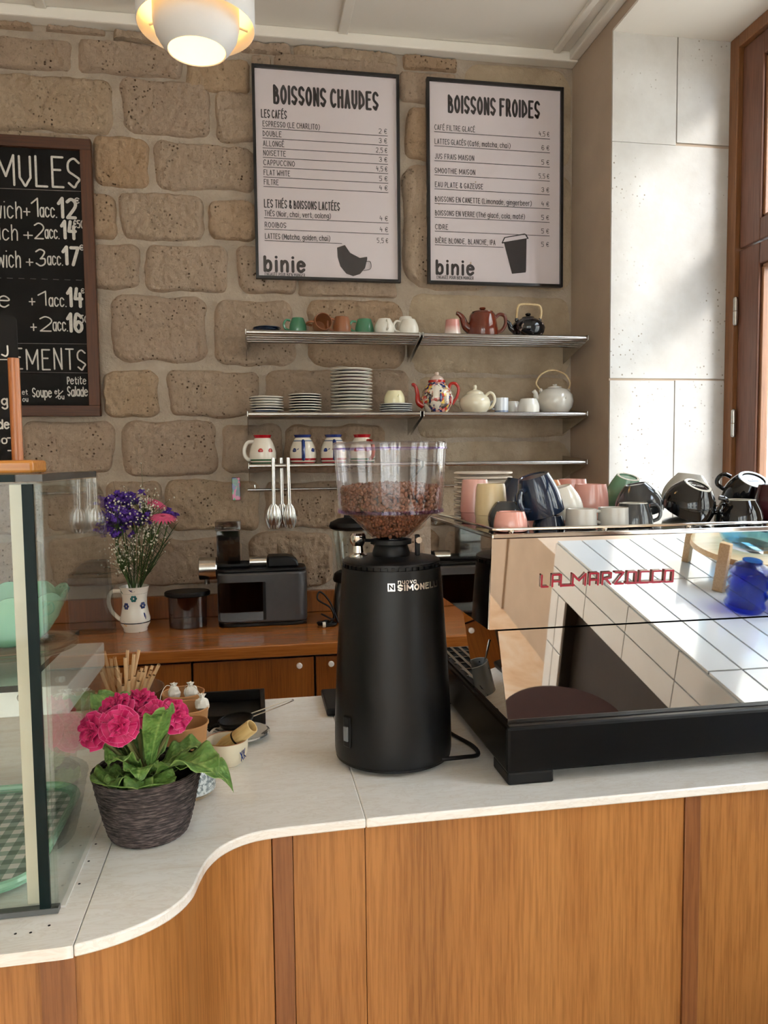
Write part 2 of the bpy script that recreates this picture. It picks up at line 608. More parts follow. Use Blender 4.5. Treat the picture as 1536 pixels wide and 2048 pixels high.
# right-hand wall with two deep window openings
for a, b in (((1.449, 2.92, 0), (2.1, 3.3, 3.39)), ((1.449, 0.95, 0), (2.1, 1.3, 3.39)), ((1.449, -4.2, 0), (2.1, -1.6, 3.39)),
             ((1.449, 1.3, 3.31), (2.1, 2.92, 3.39)), ((1.449, -1.6, 3.31), (2.1, 0.95, 3.39)),
             ((1.449, 1.3, 0), (2.1, 2.92, 0.9)), ((1.46, -1.6, 0), (2.1, 0.95, 0.6))):
    structure(MB().span(a, b).build('wall_right', PLASTER, smooth=0))
wf = MB()
for a, b in (((-3.2, -4.2, 0), (-3.0, -4.0, 3.39)), ((1.3, -4.2, 0), (1.449, -4.0, 3.39)), ((-3.0, -4.2, 3.25), (1.3, -4.0, 3.39)), ((-3.0, -4.2, 0), (1.3, -4.0, 0.2))):
    wf.span(a, b)
structure(wf.build('wall_front', WHITEWALL, smooth=0))
portal((2.12, 2.11, 2.1), (0, rad(90), 0), 2.4, 1.62)
portal((2.12, -0.32, 2.0), (0, rad(90), 0), 2.6, 2.5)
portal((-0.85, -4.22, 1.72), (rad(90), 0, 0), 4.3, 3.05)
sf = MB()
for a, b in (((-3.0, 0.2), (-2.94, 3.25)), ((1.24, 0.2), (1.3, 3.25)), ((-2.94, 3.19), (1.24, 3.25)), ((-2.94, 0.2), (1.24, 0.26)), ((-1.54, 0.26), (-1.48, 3.19)), ((-0.12, 0.26), (-0.06, 3.19))):
    sf.span((a[0], -4.12, a[1]), (b[0], -4.06, b[1]))
sf = structure(sf.build('window_3', WINWOOD, smooth=0))
for a, b in ((-2.94, -1.54), (-1.48, -0.12), (-0.06, 1.24)):
    MB().span((a, -4.094, 0.26), (b, -4.088, 3.19)).build('pane', PANE, sf, smooth=0)

# ceiling boards: perimeter moulding and cover strips
for n, (a, b) in enumerate((((-3.2, 3.235, 3.345), (1.449, 3.3, 3.39)), ((1.405, -4.0, 3.35), (1.449, 3.235, 3.39)), ((-3.2, -4.0, 3.35), (-3.15, 3.235, 3.39)))):
    structure(MB().span(a, b).build('trim_%d' % (n + 1), CEILP, smooth=0, bevel=0.006))
for n, x in enumerate((-1.95, -0.78, 0.405)):
    structure(MB().span((x - 0.02, -4.0, 3.376), (x + 0.02, 3.235, 3.39)).build('trim_%d' % (n + 4), CEILP, smooth=0, bevel=0.003))
structure(MB().span((-3.15, 1.98, 3.376), (1.405, 2.02, 3.39)).build('trim_7', CEILP, smooth=0, bevel=0.003))
structure(MB().span((1.33, -4.0, 3.372), (1.36, 3.235, 3.39)).build('trim_8', CEILP, smooth=0, bevel=0.004))

# ------------------------------------------------------------------ rubble stones of the back wall
def stone(x0, z0, x1, z1, h, seed, mat, rough=1.0):
    x0 -= .006; x1 += .006; z0 -= .005; z1 = min(z1 + .005, 3.344)
    nx = max(10, min(90, int((x1 - x0) / .0062))); nz = max(8, min(60, int((z1 - z0) / .0062)))
    cx, cz, w, d = (x0 + x1) / 2, (z0 + z1) / 2, (x1 - x0) / 2, (z1 - z0) / 2
    so = Vector((seed * 7.3, seed * 3.1, seed * 1.7))
    m = MB()
    r = min(w, d) * 0.42
    def fn(s, t):
        # finer rows near the rim
        u = (s - .5) * 2; v = (t - .5) * 2
        u = u * (1.12 - .12 * u * u); v = v * (1.12 - .12 * v * v)
        px, pz = u * w, v * d
        # round the corners
        ax, az = abs(px) - (w - r), abs(pz) - (d - r)
        if ax > 0 and az > 0:
            L = max(ax, az); q = math.hypot(ax, az)
            k = L / q
            px = math.copysign(w - r + ax * k, px); pz = math.copysign(d - r + az * k, pz)
        e = max(abs(u), abs(v))
        wob = noise.noise(Vector((px * 7, pz * 7, 0)) + so) * 0.030 + noise.noise(Vector((px * 22, pz * 22, 4)) + so) * 0.012
        px *= 1 + wob * rough * e / max(w, 0.1) * 0.5
        pz *= 1 + wob * rough * e / max(d, 0.1) * 0.5
        pr = 1 - max(0.0, (e - 0.84) / 0.16) ** 2.0
        hh = h * pr + noise.noise(Vector((px * 9, pz * 9, 1)) + so) * 0.009 * rough * pr + (noise.noise(Vector((px * 26, pz * 26, 2)) + so) * 0.006 + noise.noise(Vector((px * 62, pz * 48, 5)) + so) * 0.0095 + noise.noise(Vector((px * 120, pz * 105, 8)) + so) * 0.0055) * rough * pr
        return (cx + px, 3.3 + 0.004 - hh - (0.0 if e < 0.999 else -0.004), cz + pz)
    m.grid(nx, nz, fn)
    m.build('stone', mat, wb, smooth=60)

ROUGH = [
 (-0.951, 3.326, -0.8355, 3.3947), (-0.7797, 3.3289, -0.5641, 3.3985), (-0.5206, 3.3115, -0.2907, 3.3979), (-0.2815, 3.3033, -0.0393, 3.3928), (-0.0113, 3.3067, 0.1877, 3.3713), (0.2084, 3.296, 0.6487, 3.3987), (0.6769, 3.2904, 0.9134, 3.3909),
 (-1.1763, 3.1756, -0.6873, 3.2848), (-0.6558, 3.1778, -0.26, 3.2997), (-0.2336, 3.1431, 0.0148, 3.2676), (0.0298, 3.2, 0.1023, 3.2891), (0.1188, 3.212, 0.6368, 3.3045), (0.6581, 3.1508, 0.9083, 3.2728),
 (-1.0759, 2.9368, -0.5361, 3.1488), (-0.4958, 2.9447, -0.1484, 3.1603), (-0.1228, 2.9398, 0.0564, 3.1387),
 (-1.0455, 2.8631, -0.6289, 2.9217), (-0.6123, 2.7366, -0.3979, 2.9282), (-0.3727, 2.7365, 0.0207, 2.9214),
 (-0.6977, 2.5253, -0.5376, 2.6975), (-0.516, 2.5334, -0.1906, 2.706), (-0.1583, 2.5341, 0.0261, 2.695),
 (-0.7052, 2.3248, -0.4551, 2.4988), (-0.4254, 2.3192, -0.0932, 2.5045), (-0.0475, 2.3239, 0.191, 2.5124), (0.211, 2.3181, 0.6273, 2.3865),
 (-0.5689, 2.0291, -0.1844, 2.2957), (-0.1518, 2.0166, 0.1816, 2.2868), (0.2418, 2.0103, 0.6612, 2.2932), (-0.7731, 2.0254, -0.6245, 2.2734),
 (-0.6139, 1.7933, -0.389, 1.9864), (-0.3502, 1.8035, 0.0225, 1.9832), (0.0523, 1.7988, 0.686, 1.9943),
 (-0.9273, 1.5663, -0.5817, 1.7751), (-0.5337, 1.5459, -0.1582, 1.7763), (-0.1309, 1.5562, 0.1115, 1.7606), (0.1417, 1.5512, 0.5748, 1.7595), (-1.2865, 1.5713, -0.9545, 1.7638),
 (-1.205, 1.3133, -0.8797, 1.5149), (-0.848, 1.3217, -0.6324, 1.5182), (-0.6139, 1.3302, -0.3949, 1.527), (-0.3663, 1.3107, 0.0203, 1.5219), (0.0461, 1.3091, 0.392, 1.5092), (0.4187, 1.2904, 0.7552, 1.5034),
 (-1.2154, 1.0931, -0.8693, 1.28), (-0.8449, 1.0959, -0.5332, 1.2948), (-0.5049, 1.08, -0.0581, 1.2704), (-0.0279, 1.054, 0.3393, 1.2842), (0.3704, 1.0379, 0.7533, 1.264),
 (0.6828, 2.91, 0.9119, 3.1349), (0.6656, 2.3559, 1.074, 2.8884),
]
for i, q in enumerate(ROUGH):
    stone(*q, 0.030 + 0.010 * noise.noise(Vector((i * 1.7, 0, 0))), i + 1, STONE)
SMOOTH = [(0.9397, 2.9012, 1.4431, 3.3964), (1.109, 2.3625, 1.4464, 2.884), (0.6883, 1.9873, 1.4493, 2.3347), (0.7174, 1.703, 1.4513, 1.9694), (0.7836, 1.2717, 1.4536, 1.6846), (0.7857, 0.9738, 1.4559, 1.2531)]
for i, q in enumerate(SMOOTH):
    stone(*q, 0.012, i + 70, STONE2, rough=0.45)

# ------------------------------------------------------------------ window reveal and first window
for q in ((1.4568, 2.8752, 1.729, 3.3113), (1.7336, 2.8866, 1.971, 3.317), (1.4487, 1.9296, 1.9866, 2.8739), (1.4592, 0.7858, 1.7376, 1.9204), (1.7422, 0.7705, 2.0104, 1.9223)):
    x0, z0, x1, z1 = q
    x0 = max(1.450, x0); x1 = min(1.985, x1); z1 = min(z1, 3.309)
    if x0 < 1.48: x0 = 1.450
    if x1 > 1.93: x1 = 1.985
    MB().span((x0, 2.912, max(z0, 0.9)), (x1, 2.925, z1)).build('stone_block', PALE, bpy.data.objects['wall_right'], smooth=0, bevel=0.0012)
structure(MB().span((1.44, 1.3, 0.9), (2.1, 2.912, 0.93)).build('window_sill', PALE, smooth=0, bevel=0.004))
structure(MB().span((1.45, 1.3, 3.300), (2.1, 2.912, 3.3105)).build('ceiling_recess', CEILP, smooth=0))

def window(name, y0, y1, z0, z1, zt, hinges=True, ym=None):
    """frame in the plane X about 2.0 from y0 to y1, transom at height zt"""
    w = structure(MB().span((1.965, y1 - 0.055, z0), (2.05, y1, z1)).span((1.965, y0, z0), (2.05, y0 + 0.055, z1)).span((1.965, y0 + 0.055, z1 - 0.05), (2.05, y1 - 0.055, z1)).span((1.965, y0 + 0.055, z0), (2.05, y1 - 0.055, z0 + 0.05)).build(name, WINLIGHT, smooth=0, bevel=0.004))
    ym = ym or (y0 + y1) / 2
    for a, b in ((y0 + 0.058, ym - 0.003), (ym + 0.003, y1 - 0.058)):
        for c, d in ((z0 + 0.053, zt - 0.004), (zt + 0.004, z1 - 0.053)):
            sw = 0.125 if b - a > .5 else 0.06
            m = MB().span((1.985, a, c), (2.04, a + sw, d)).span((1.985, b - sw, c), (2.04, b, d))
            m.span((1.985, a + sw, c), (2.04, b - sw, c + 0.085)).span((1.985, a + sw, d - 0.085), (2.04, b - sw, d))
            s = m.build('sash', WINWOOD, w, smooth=0, bevel=0.005)
            g = MB()
            g.span((1.996, a + sw, c + 0.085), (2.03, a + sw + 0.014, d - 0.085)).span((1.996, b - sw - 0.014, c + 0.085), (2.03, b - sw, d - 0.085))
            g.span((1.996, a + sw, c + 0.085), (2.03, b - sw, c + 0.099)).span((1.996, a + sw, d - 0.099), (2.03, b - sw, d - 0.085))
            g.build('glazing_bead', WINLIGHT, s, smooth=0, bevel=0.003)
            MB().span((2.010, a + sw, c + 0.085), (2.016, b - sw, d - 0.085)).build('pane', PANE, s, smooth=0)
    if hinges:
        for z in hinges:
            h = MB().cyl((1.972, y1 - 0.06, z - 0.05), (1.972, y1 - 0.06, z - 0.001), 0.010, 14).cyl((1.972, y1 - 0.06, z + 0.001), (1.972, y1 - 0.06, z + 0.05), 0.010, 14)
            h.ball((1.972, y1 - 0.06, z + 0.05), 0.010, 14, 6).ball((1.972, y1 - 0.06, z - 0.05), 0.010, 14, 6)
            h.build('hinge', CHROME, w)
    return w
window('window_1', 1.3, 2.912, 0.93, 3.30, 2.45, (2.20, 1.74), 1.62)
window('window_2', -1.6, 0.95, 0.90, 3.30, 2.45, None)

# ------------------------------------------------------------------ outside
def facade_mat():
    k = NT('facade_render')
    v = k.coord()
    k.set(Base_Color=k.ramp(k.noise(v, 1.5, 4), [(0.3, rgb(224, 214, 196)), (0.7, rgb(238, 230, 216))]), Roughness=0.9)
    return k.m
FAC = facade_mat()
b = thing('apartment_building', 'pale rendered building across the street seen through the window', 'building', (11, 2, -0.3))
MB().span((0, -14, 0), (6, 14, 10.5)).build('wall', FAC, b, smooth=0)
MB().span((-0.25, -14, 10.5), (6, 14, 10.8)).build('cornice', FAC, b, smooth=0)
SH = plain('shutter_paint', rgb(196, 160, 90), 0.6)
GLD = plain('dark_window', rgb(70, 84, 98), 0.1)
for y in range(-13, 14, 3):
    for z in (1.0, 3.9, 6.8):
        w = MB().span((-0.06, y - 0.55, z), (0.02, y + 0.55, z + 1.9)).build('window', SH, b, smooth=0)
        MB().span((-0.08, y - 0.45, z + 0.1), (-0.05, y + 0.45, z + 1.8)).build('pane', GLD, w, smooth=0)
b2 = thing('house', 'pale house added out of view to shade the shop front', 'building', (-3, -11, -0.3))  # unseen building added opposite to keep direct sun out of the shop front
MB().span((-9, -3, 0), (8.0, 2, 5.6)).build('wall', FAC, b2, smooth=0)
MB().span((-9.2, 2, 5.6), (8.2, 2.3, 5.85)).build('cornice', FAC, b2, smooth=0)
for x in range(-8, 8, 3):
    for z in (0.6, 3.2):
        w = MB().span((x - .55, 1.98, z), (x + .55, 2.06, z + 1.9)).build('window', SH, b2, smooth=0)
        MB().span((x - .45, 2.05, z + .1), (x + .45, 2.08, z + 1.8)).build('pane', GLD, w, smooth=0)
structure(MB().span((2.1, -3.3, -0.3), (3.8, -3.0, 5.2)).build('wall_sun_block', FAC, smooth=0))  # unseen wall added outside to block the sun from the second window
structure(MB().span((2.1, -20, -0.4), (20, 20, -0.3)).span((-20, -20, -0.4), (2.1, -4.2, -0.3)).build('ground', plain('pavement', rgb(170, 164, 154), 0.9), smooth=0))

# ------------------------------------------------------------------ back counter
wt = tag(MB().span((-1.6, 2.70, 0.895), (1.445, 3.295, 0.94)).build('worktop', WORK, smooth=0, bevel=0.004), 'long reddish wooden worktop against the stone wall', 'worktop')
tag(MB().span((-1.6, 3.265, 0.941), (1.445, 3.298, 1.035)).build('backsplash_board', CAB, smooth=0, bevel=0.003), 'low brown wooden board standing along the wall behind the juicer', 'board')
WKNOB = ceramic('white_porcelain', rgb(236, 232, 226))
units = [(-1.55, -1.10, None, 'brown wooden cabinet at the left end behind the display case'), (-1.10, -0.237, None, 'wide brown wooden cabinet below the flower vase'),
         (-0.235, 0.202, 0.145, 'brown wooden cabinet below the juicer with knob at its right'), (0.204, 0.64, 0.261, 'brown wooden cabinet behind the coffee grinder with knob at its left'),
         (0.642, 1.08, 0.70, 'brown wooden cabinet hidden behind the espresso machine'), (1.082, 1.44, 1.13, 'brown wooden cabinet in the right-hand corner')]
for a, b_, kx, lab in units:
    t = thing('cabinet', lab, 'cabinet', ((a + b_) / 2, 2.74, 0), group='cabinets under the back worktop')
    w = b_ - a
    MB().span((-w / 2, 0, 0.0), (w / 2, 0.54, 0.89)).build('body', BLACKP, t, smooth=0)
    d = MB().span((-w / 2 + 0.003, -0.02, 0.08), (w / 2 - 0.003, -0.001, 0.884)).build('door', CAB, t, smooth=0, bevel=0.0015)
    if kx is not None:
        x = kx - (a + b_) / 2
        MB().lathe([(0, 0.0), (0.005, 0.0), (0.005, 0.012), (0.010, 0.016), (0.0115, 0.024), (0.009, 0.030), (0, 0.031)], 20, (x, -0.02, 0.86), (rad(90), 0, 0)).build('knob', WKNOB, d, label='small white knob')

# ------------------------------------------------------------------ customer counter
def marble_mat():
    k = NT('white_marble')
    v = k.coord((1.2, 5, 5), rot=(0, 0, 0.12))
    f = k.noise(v, 3.5, 6, 0.6, 1.2)
    g = k.noise(v, 9, 5, 0.65, 2.0)
    c = k.ramp(f, [(0.30, rgb(230, 218, 204)), (0.45, rgb(242, 237, 229)), (0.7, rgb(249, 246, 242))])
    c = k.mix(c, k.ramp(g, [(0.45, rgb(246, 243, 238)), (0.5, rgb(220, 210, 198)), (0.55, rgb(247, 244, 239))]), 0.35)
    k.set(Base_Color=c, Roughness=0.22, Coat_Weight=0.2)
    return k.m
MARBLE = marble_mat()
edge = [(v[0], v[1]) for v in catmull([(-1.6, 0.919, 0), (-0.95, 0.919, 0), (-0.65, 0.919, 0), (-0.48, 0.919, 0), (-0.38, 0.919, 0), (-0.32, 0.919, 0), (-0.27, 0.9195, 0), (-0.2296, 0.921, 1.02), (-0.1828, 0.9346, 1.02), (-0.144, 0.956, 1.02), (-0.1158, 0.9824, 1.02), (-0.0969, 1.0175, 1.02), (-0.089, 1.0579, 1.02), (-0.0787, 1.0956, 1.02), (-0.057, 1.131, 1.02), (-0.0197, 1.1565, 1.02), (0.0271, 1.1653, 1.02), (0.0908, 1.1679, 1.02), (0.17, 1.1705, 0), (0.28, 1.1715, 0), (0.5, 1.1715, 0), (0.9, 1.1715, 0), (1.445, 1.1715, 0)], 5)]
def clip_edge(x0, x1):
    out = []
    for (ax, ay), (bx, by) in zip(edge, edge[1:]):
        for q in (x0, x1):
            if (ax - q) * (bx - q) < 0:
                t = (q - ax) / (bx - ax)
                out.append((q, ay + (by - ay) * t))
        if x0 <= bx <= x1:
            out.append((bx, by))
    return sorted(set(out), key=lambda p: edge_param(p))
def edge_param(p):
    best, s = 1e9, 0
    for i, ((ax, ay), (bx, by)) in enumerate(zip(edge, edge[1:])):
        dx, dy = bx - ax, by - ay
        t = max(0, min(1, ((p[0] - ax) * dx + (p[1] - ay) * dy) / max(1e-12, dx * dx + dy * dy)))
        d = math.hypot(ax + dx * t - p[0], ay + dy * t - p[1])
        if d < best: best, s = d, i + t
    return s
ct = thing('countertop', 'white marble countertop with a wavy front edge', 'countertop', (0, 0, 1.004))
for x0, x1 in ((-1.6, -0.2293), (-0.2287, 0.1657), (0.1663, 1.445)):
    p = clip_edge(x0, x1)
    if p[0][0] > x0 + 1e-6: p = [(x0, p[0][1])] + p
    poly = p + [(x1, 1.83), (x0, 1.83)]
    MB().prism(poly, 0, 0.016).build('slab', MARBLE, ct, smooth=30, bevel=0.0025)
for x, y in ((-.252, 1.06), (-.252, 1.12), (-.252, 1.17), (-.251, 1.23), (-.249, 1.29), (-.247, 1.35), (-.305, .958), (-.287, .957), (-.268, .968)):
    MB().lathe([(0, 0), (.0018, 0), (.0018, .0002), (0, .0002)], 10, (x, y, .0161)).build('screw_hole', BLACKP, ct)
# body under the top, following the edge a little set back
inset = 0.012
off = []
for i, (x, y) in enumerate(edge):
    a, b_ = edge[max(0, i - 1)], edge[min(len(edge) - 1, i + 1)]
    d = Vector((b_[0] - a[0], b_[1] - a[1])).normalized()
    off.append((x - d.y * inset, y + d.x * inset))
cb = thing('counter', 'oak panelled front of the serving counter with a curved bay', 'counter', (0, 0, 0))
def front_piece(name, x0, x1, mat, out=0.0):
    pts = [q for q in off if x0 < q[0] < x1]
    def at(x):
        for (ax, ay), (bx, by) in zip(off, off[1:]):
            if min(ax, bx) <= x <= max(ax, bx) and ax != bx:
                return (x, ay + (by - ay) * (x - ax) / (bx - ax))
        return (x, off[0][1])
    pts = [at(x0)] + pts + [at(x1)]
    fr, bk = [], []
    for i, (x, y) in enumerate(pts):
        a, b_ = pts[max(0, i - 1)], pts[min(len(pts) - 1, i + 1)]
        d = Vector((b_[0] - a[0], b_[1] - a[1])).normalized()
        fr.append((x + d.y * out, y - d.x * out)); bk.append((x - d.y * 0.018, y + d.x * 0.018))
    MB().prism(fr + bk[::-1], 0.02, 1.0035).build(name, mat, cb, smooth=30, bevel=0.001)
front_piece('panel', -1.59, -0.250, OAK)
front_piece('stile', -0.2695, -0.2305, OAK_STILE, 0.003)
front_piece('panel', -0.249, 0.0135, OAK)
front_piece('stile', 0.0145, 0.0465, OAK_STILE, 0.003)
front_piece('panel', 0.0475, 0.1650, OAK)
front_piece('panel', 0.1660, 0.7375, OAK)
front_piece('stile', 0.7385, 0.7685, OAK_STILE, 0.003)
front_piece('panel', 0.7695, 1.44, OAK)
MB().span((-1.58, 1.25, 0.02), (1.44, 1.80, 0.98)).build('carcass', BLACKP, cb, smooth=0)
MB().span((-1.58, 1.80, 0.02), (1.44, 1.815, 1.0)).build('back_panel', CAB, cb, smooth=0)


# ------------------------------------------------------------------ espresso machine
def put(m, name, mat, t, **kw):
    """geometry given in room coordinates, parented under an unrotated thing"""
    L = t.location
    m.v = [(p[0] - L[0], p[1] - L[1], p[2] - L[2]) for p in m.v]
    return m.build(name, mat, t, **kw)

def mirror_mat():
    k = NT('mirror_steel')
    v = k.coord()
    k.set(Base_Color=(0.86, 0.82, 0.78, 1), Metallic=1.0, Roughness=k.ramp(k.noise(v, 3, 2), [(0.3, (0.012, 0.012, 0.012, 1)), (0.7, (0.03, 0.03, 0.03, 1))]))
    return k.m
MIRROR = mirror_mat()
REDP = plain('red_enamel', rgb(150, 10, 40), 0.25, 0, 0.05, 30, 0.4)
em = thing('espresso_machine', 'mirror-polished espresso machine with a black base and red lettering on the counter', 'espresso machine', (0.753, 1.45, 1.02))
XL, XR = 0.393, 1.113
tl = math.tan(rad(6.8))
def mp(z): return 1.212 + (1.475 - z) * tl
put(MB().span((0.428, 1.235, 1.044), (1.078, 1.79, 1.129)), 'base', BLACKM, em, smooth=0, bevel=0.006)
for x in (0.475, 1.031):
    for y in (1.285, 1.74):
        put(MB().span((x - 0.043, y - 0.043, 1.0203), (x + 0.043, y + 0.043, 1.044)), 'foot', BLACKP, em, smooth=0, bevel=0.004)
def panel(name, pts, mat, thick=0.003):
    """thin sheet through four room points, thickness away from the viewer"""
    P = [Vector(p) for p in pts]
    n = (P[1] - P[0]).cross(P[3] - P[0]).normalized()
    m = MB().add([*P, *[p - n * thick for p in P]], [(0, 1, 2, 3), (7, 6, 5, 4), (0, 4, 5, 1), (1, 5, 6, 2), (2, 6, 7, 3), (3, 7, 4, 0)])
    return put(m, name, mat, em, smooth=0)
zs = 1.306
panel('upper_back_panel', [(XL + 0.001, mp(zs), zs), (XR - 0.001, mp(zs), zs), (XR, mp(1.468), 1.468), (XL, mp(1.468), 1.468)], MIRROR)
panel('lower_back_panel', [(0.436, mp(1.130), 1.130), (1.070, mp(1.130), 1.130), (1.096, mp(zs - 0.003), zs - 0.003), (0.410, mp(zs - 0.003), zs - 0.003)], MIRROR)
panel('upper_side_panel', [(XL, 1.66, zs), (XL, mp(zs) + 0.004, zs), (XL, mp(1.468) + 0.004, 1.468), (XL, 1.66, 1.468)], MIRROR)
panel('upper_side_panel', [(XR, mp(zs) + 0.004, zs), (XR, 1.66, zs), (XR, 1.66, 1.468), (XR, mp(1.468) + 0.004, 1.468)], MIRROR)
panel('lower_side_panel', [(0.436, 1.46, 1.130), (0.436, mp(1.130) + 0.004, 1.130), (0.410, mp(zs) + 0.004, zs - 0.003), (0.410, 1.46, zs - 0.003)], MIRROR)
put(MB().span((XL + 0.006, 1.24, zs + 0.001), (XR - 0.006, 1.655, 1.462)), 'body', BLACKM, em, smooth=0)
put(MB().span((0.445, 1.275, 1.131), (1.06, 1.455, zs)), 'lower_body', BLACKM, em, smooth=0)
put(MB().span((XL - 0.001, 1.208, 1.466), (XR + 0.001, 1.66, 1.4745)), 'cup_tray', POLISH, em, smooth=0, bevel=0.002)
rail = catmull([(XL + 0.004, 1.66, 1.482), (XL + 0.004, 1.40, 1.482), (XL + 0.004, 1.216, 1.482)], 2) + [Vector((XL + 0.012, 1.2105, 1.482)), Vector((XR - 0.012, 1.2105, 1.482)), Vector((XR - 0.004, 1.216, 1.482)), Vector((XR - 0.004, 1.66, 1.482))]
put(MB().tube(rail, 0.0025, 8), 'tray_rail', POLISH, em)
for x in (0.43, 0.60, 0.76, 0.92, 1.08):
    put(MB().lathe([(0.0045, 0), (0.006, 0.003), (0.006, 0.006), (0.003, 0.0085), (0, 0.009)], 14, (x, 1.222, 1.4745)), 'tray_screw', POLISH, em)
# drip tray with its grate on the barista side
put(MB().span((0.436, 1.47, 1.1295), (1.07, 1.785, 1.134)), 'drip_tray', BLACKP, em, smooth=0)
g = MB()
for i in range(30):
    g.span((0.445 + i * 0.0205, 1.48, 1.136), (0.452 + i * 0.0205, 1.775, 1.139))
for y in (1.48, 1.53, 1.58, 1.63, 1.68, 1.73, 1.772):
    g.span((0.44, y, 1.1342), (1.066, y + 0.004, 1.1385))
go = put(g, 'grate', CHROME, em, smooth=0); go['kind'] = 'stuff'
for x in (0.57, 0.93):
    gh = put(MB().lathe([(0, 0), (0.032, 0), (0.036, 0.01), (0.036, 0.04), (0.028, 0.06), (0, 0.06)], 24, (x, 1.71, 1.245)), 'group_head', POLISH, em)
    put(MB().span((x - 0.03, 1.655, 1.29), (x + 0.03, 1.71, 1.31)), 'group_arm', POLISH, em, smooth=0)
# raised script
for k_, s_ in {'\u03b1': '02 09 49 42;05 45', '\u03bc': '02 09 35 69 62', '\u03c1': '02 09 49 46 05;25 42', '\u03b6': '09 49 02 42', '\u03bf': '02 09 49 42 02', '\u03b3': '49 09 02 42', '\u03bb': '09 02 32', '\u03c4': '19 49;19 12'}.items():
    GL[k_] = s_
ux = Vector((1, 0, 0)); uz = Vector((0, -tl, 1)).normalized()
org = Vector((0.484, mp(1.380) - 0.0012, 1.380)) - em.location
lettering('\u03bb\u03b1 \u03bc\u03b1\u03c1\u03b6\u03bf\u03b3\u03b3\u03bf', 'lettering', REDP, em, org, ux, uz, 0.0205, 0.246, thick=0.16, gap=0.30, space=0.5, depth=0.003, label='raised dark red lettering')
put(MB().span((0.520, mp(1.380) - 0.0040, 1.3785), (0.545, mp(1.380) - 0.001, 1.3820)).span((0.640, mp(1.380) - 0.0040, 1.3785), (0.715, mp(1.380) - 0.001, 1.3820)), 'lettering_underline', REDP, em, smooth=0)['kind'] = 'stuff'

# ------------------------------------------------------------------ coffee grinder
def satin_black():
    k = NT('satin_black_paint')
    v = k.coord()
    k.set(Base_Color=(0.006, 0.006, 0.0065, 1), Specular_IOR_Level=0.3, Roughness=k.ramp(k.noise(v, 400, 2), [(0.3, (0.30, 0.30, 0.30, 1)), (0.7, (0.42, 0.42, 0.42, 1))]), Metallic=0.0)
    return k.m
SATIN = satin_black()
GX, GY = 0.258, 1.425
gr = thing('coffee_grinder', 'tall black coffee grinder with a clear hopper full of beans', 'coffee grinder', (GX, GY, 1.02))
MB().lathe([(0, 0.014), (0.1135, 0.014), (0.1145, 0.022), (0.1145, 0.05), (0.1135, 0.09), (0.108, 0.20), (0.1015, 0.30), (0.0955, 0.375), (0.0955, 0.378)], 64).build('body', SATIN, gr)
MB().lathe([(0, 0.006), (0.106, 0.006), (0.1125, 0.0085), (0.1125, 0.013), (0, 0.013)], 64).build('base_ring', BLACKP, gr)
for a in (pi / 2 + 0.35, -pi / 2 + 0.5, -pi / 2 - 0.7, pi / 2 - 0.6):
    MB().lathe([(0, 0.0004), (0.014, 0.0004), (0.013, 0.0065), (0, 0.0065)], 16, (0.075 * cos(a), 0.075 * sin(a), 0)).build('foot', BLACKP, gr)
MB().lathe([(0.0905, 0.3782), (0.0905, 0.3845), (0.0945, 0.3850), (0.0945, 0.389), (0.09, 0.3925), (0.07, 0.396), (0, 0.398)], 64).build('top_cover', SATIN, gr)
vm = MB()
for i in range(44):
    a = 2 * pi * i / 44
    vm.box((0.0925 * cos(a), 0.0925 * sin(a), 0.3815), (0.004, 0.006, 0.0058), (0, 0, a))
vm.build('vent_teeth', BLACKP, gr, smooth=0)['kind'] = 'stuff'
MB().lathe([(0.036, 0.397), (0.037, 0.402), (0.032, 0.418), (0.031, 0.4195), (0, 0.4195)], 40).build('collar', BLACKP, gr)
MB().lathe([(0.030, 0.4200), (0.040, 0.4205), (0.040, 0.4285), (0.034, 0.4295), (0.030, 0.4295), (0.030, 0.4200)], 40).build('hopper_gate', BLACKP, gr)
HOP = thin_glass('clear_hopper_plastic', (0.975, 0.97, 0.98, 1), 1.0, 1.5)
HOPR = thin_glass('hopper_edge_plastic', (0.72, 0.62, 0.86, 1), 1.0, 1.5, 0.05)
MB().lathe([(0.1000, 0.488), (0.1015, 0.50), (0.1085, 0.606), (0.1055, 0.606), (0.0985, 0.50), (0.0975, 0.488)], 72).build('hopper', HOP, gr)
MB().lathe([(0.098, 0.482), (0.1025, 0.482), (0.1025, 0.488), (0.098, 0.488), (0.098, 0.482)], 72).build('hopper_flange', HOPR, gr)
MB().lathe([(0.0295, 0.4205), (0.0305, 0.431), (0.037, 0.433), (0.086, 0.482), (0.0975, 0.4825), (0.0965, 0.4795), (0.083, 0.4790)], 72).build('hopper_funnel', HOP, gr)
MB().lathe([(0.1105, 0.6025), (0.1105, 0.613), (0.108, 0.6155), (0.06, 0.6165), (0, 0.617), (0, 0.6145), (0.06, 0.614), (0.1055, 0.613), (0.109, 0.611), (0.109, 0.6025), (0.1105, 0.6025)], 72).build('hopper_lid', HOP, gr)
MB().lathe([(0.1088, 0.6018), (0.1112, 0.6018), (0.1112, 0.6045), (0.1088, 0.6045), (0.1088, 0.6018)], 72).build('lid_rim', HOPR, gr)
MB().tube([(-0.034, -0.012, 0.428), (-0.046, -0.018, 0.429), (-0.055, -0.022, 0.430)], 0.0032, 8).build('slide_tab', BLACKP, gr)
lv = MB().span((0.044, -0.022, 0.397), (0.053, -0.012, 0.438)).build('hopper_latch', BLACKP, gr, smooth=0, bevel=0.002)
MB().lathe([(0, 0), (0.006, 0), (0.006, 0.008), (0, 0.008)], 16, (0.0485, -0.024, 0.428), (rad(90), 0, 0)).build('latch_screw', POLISH, lv)
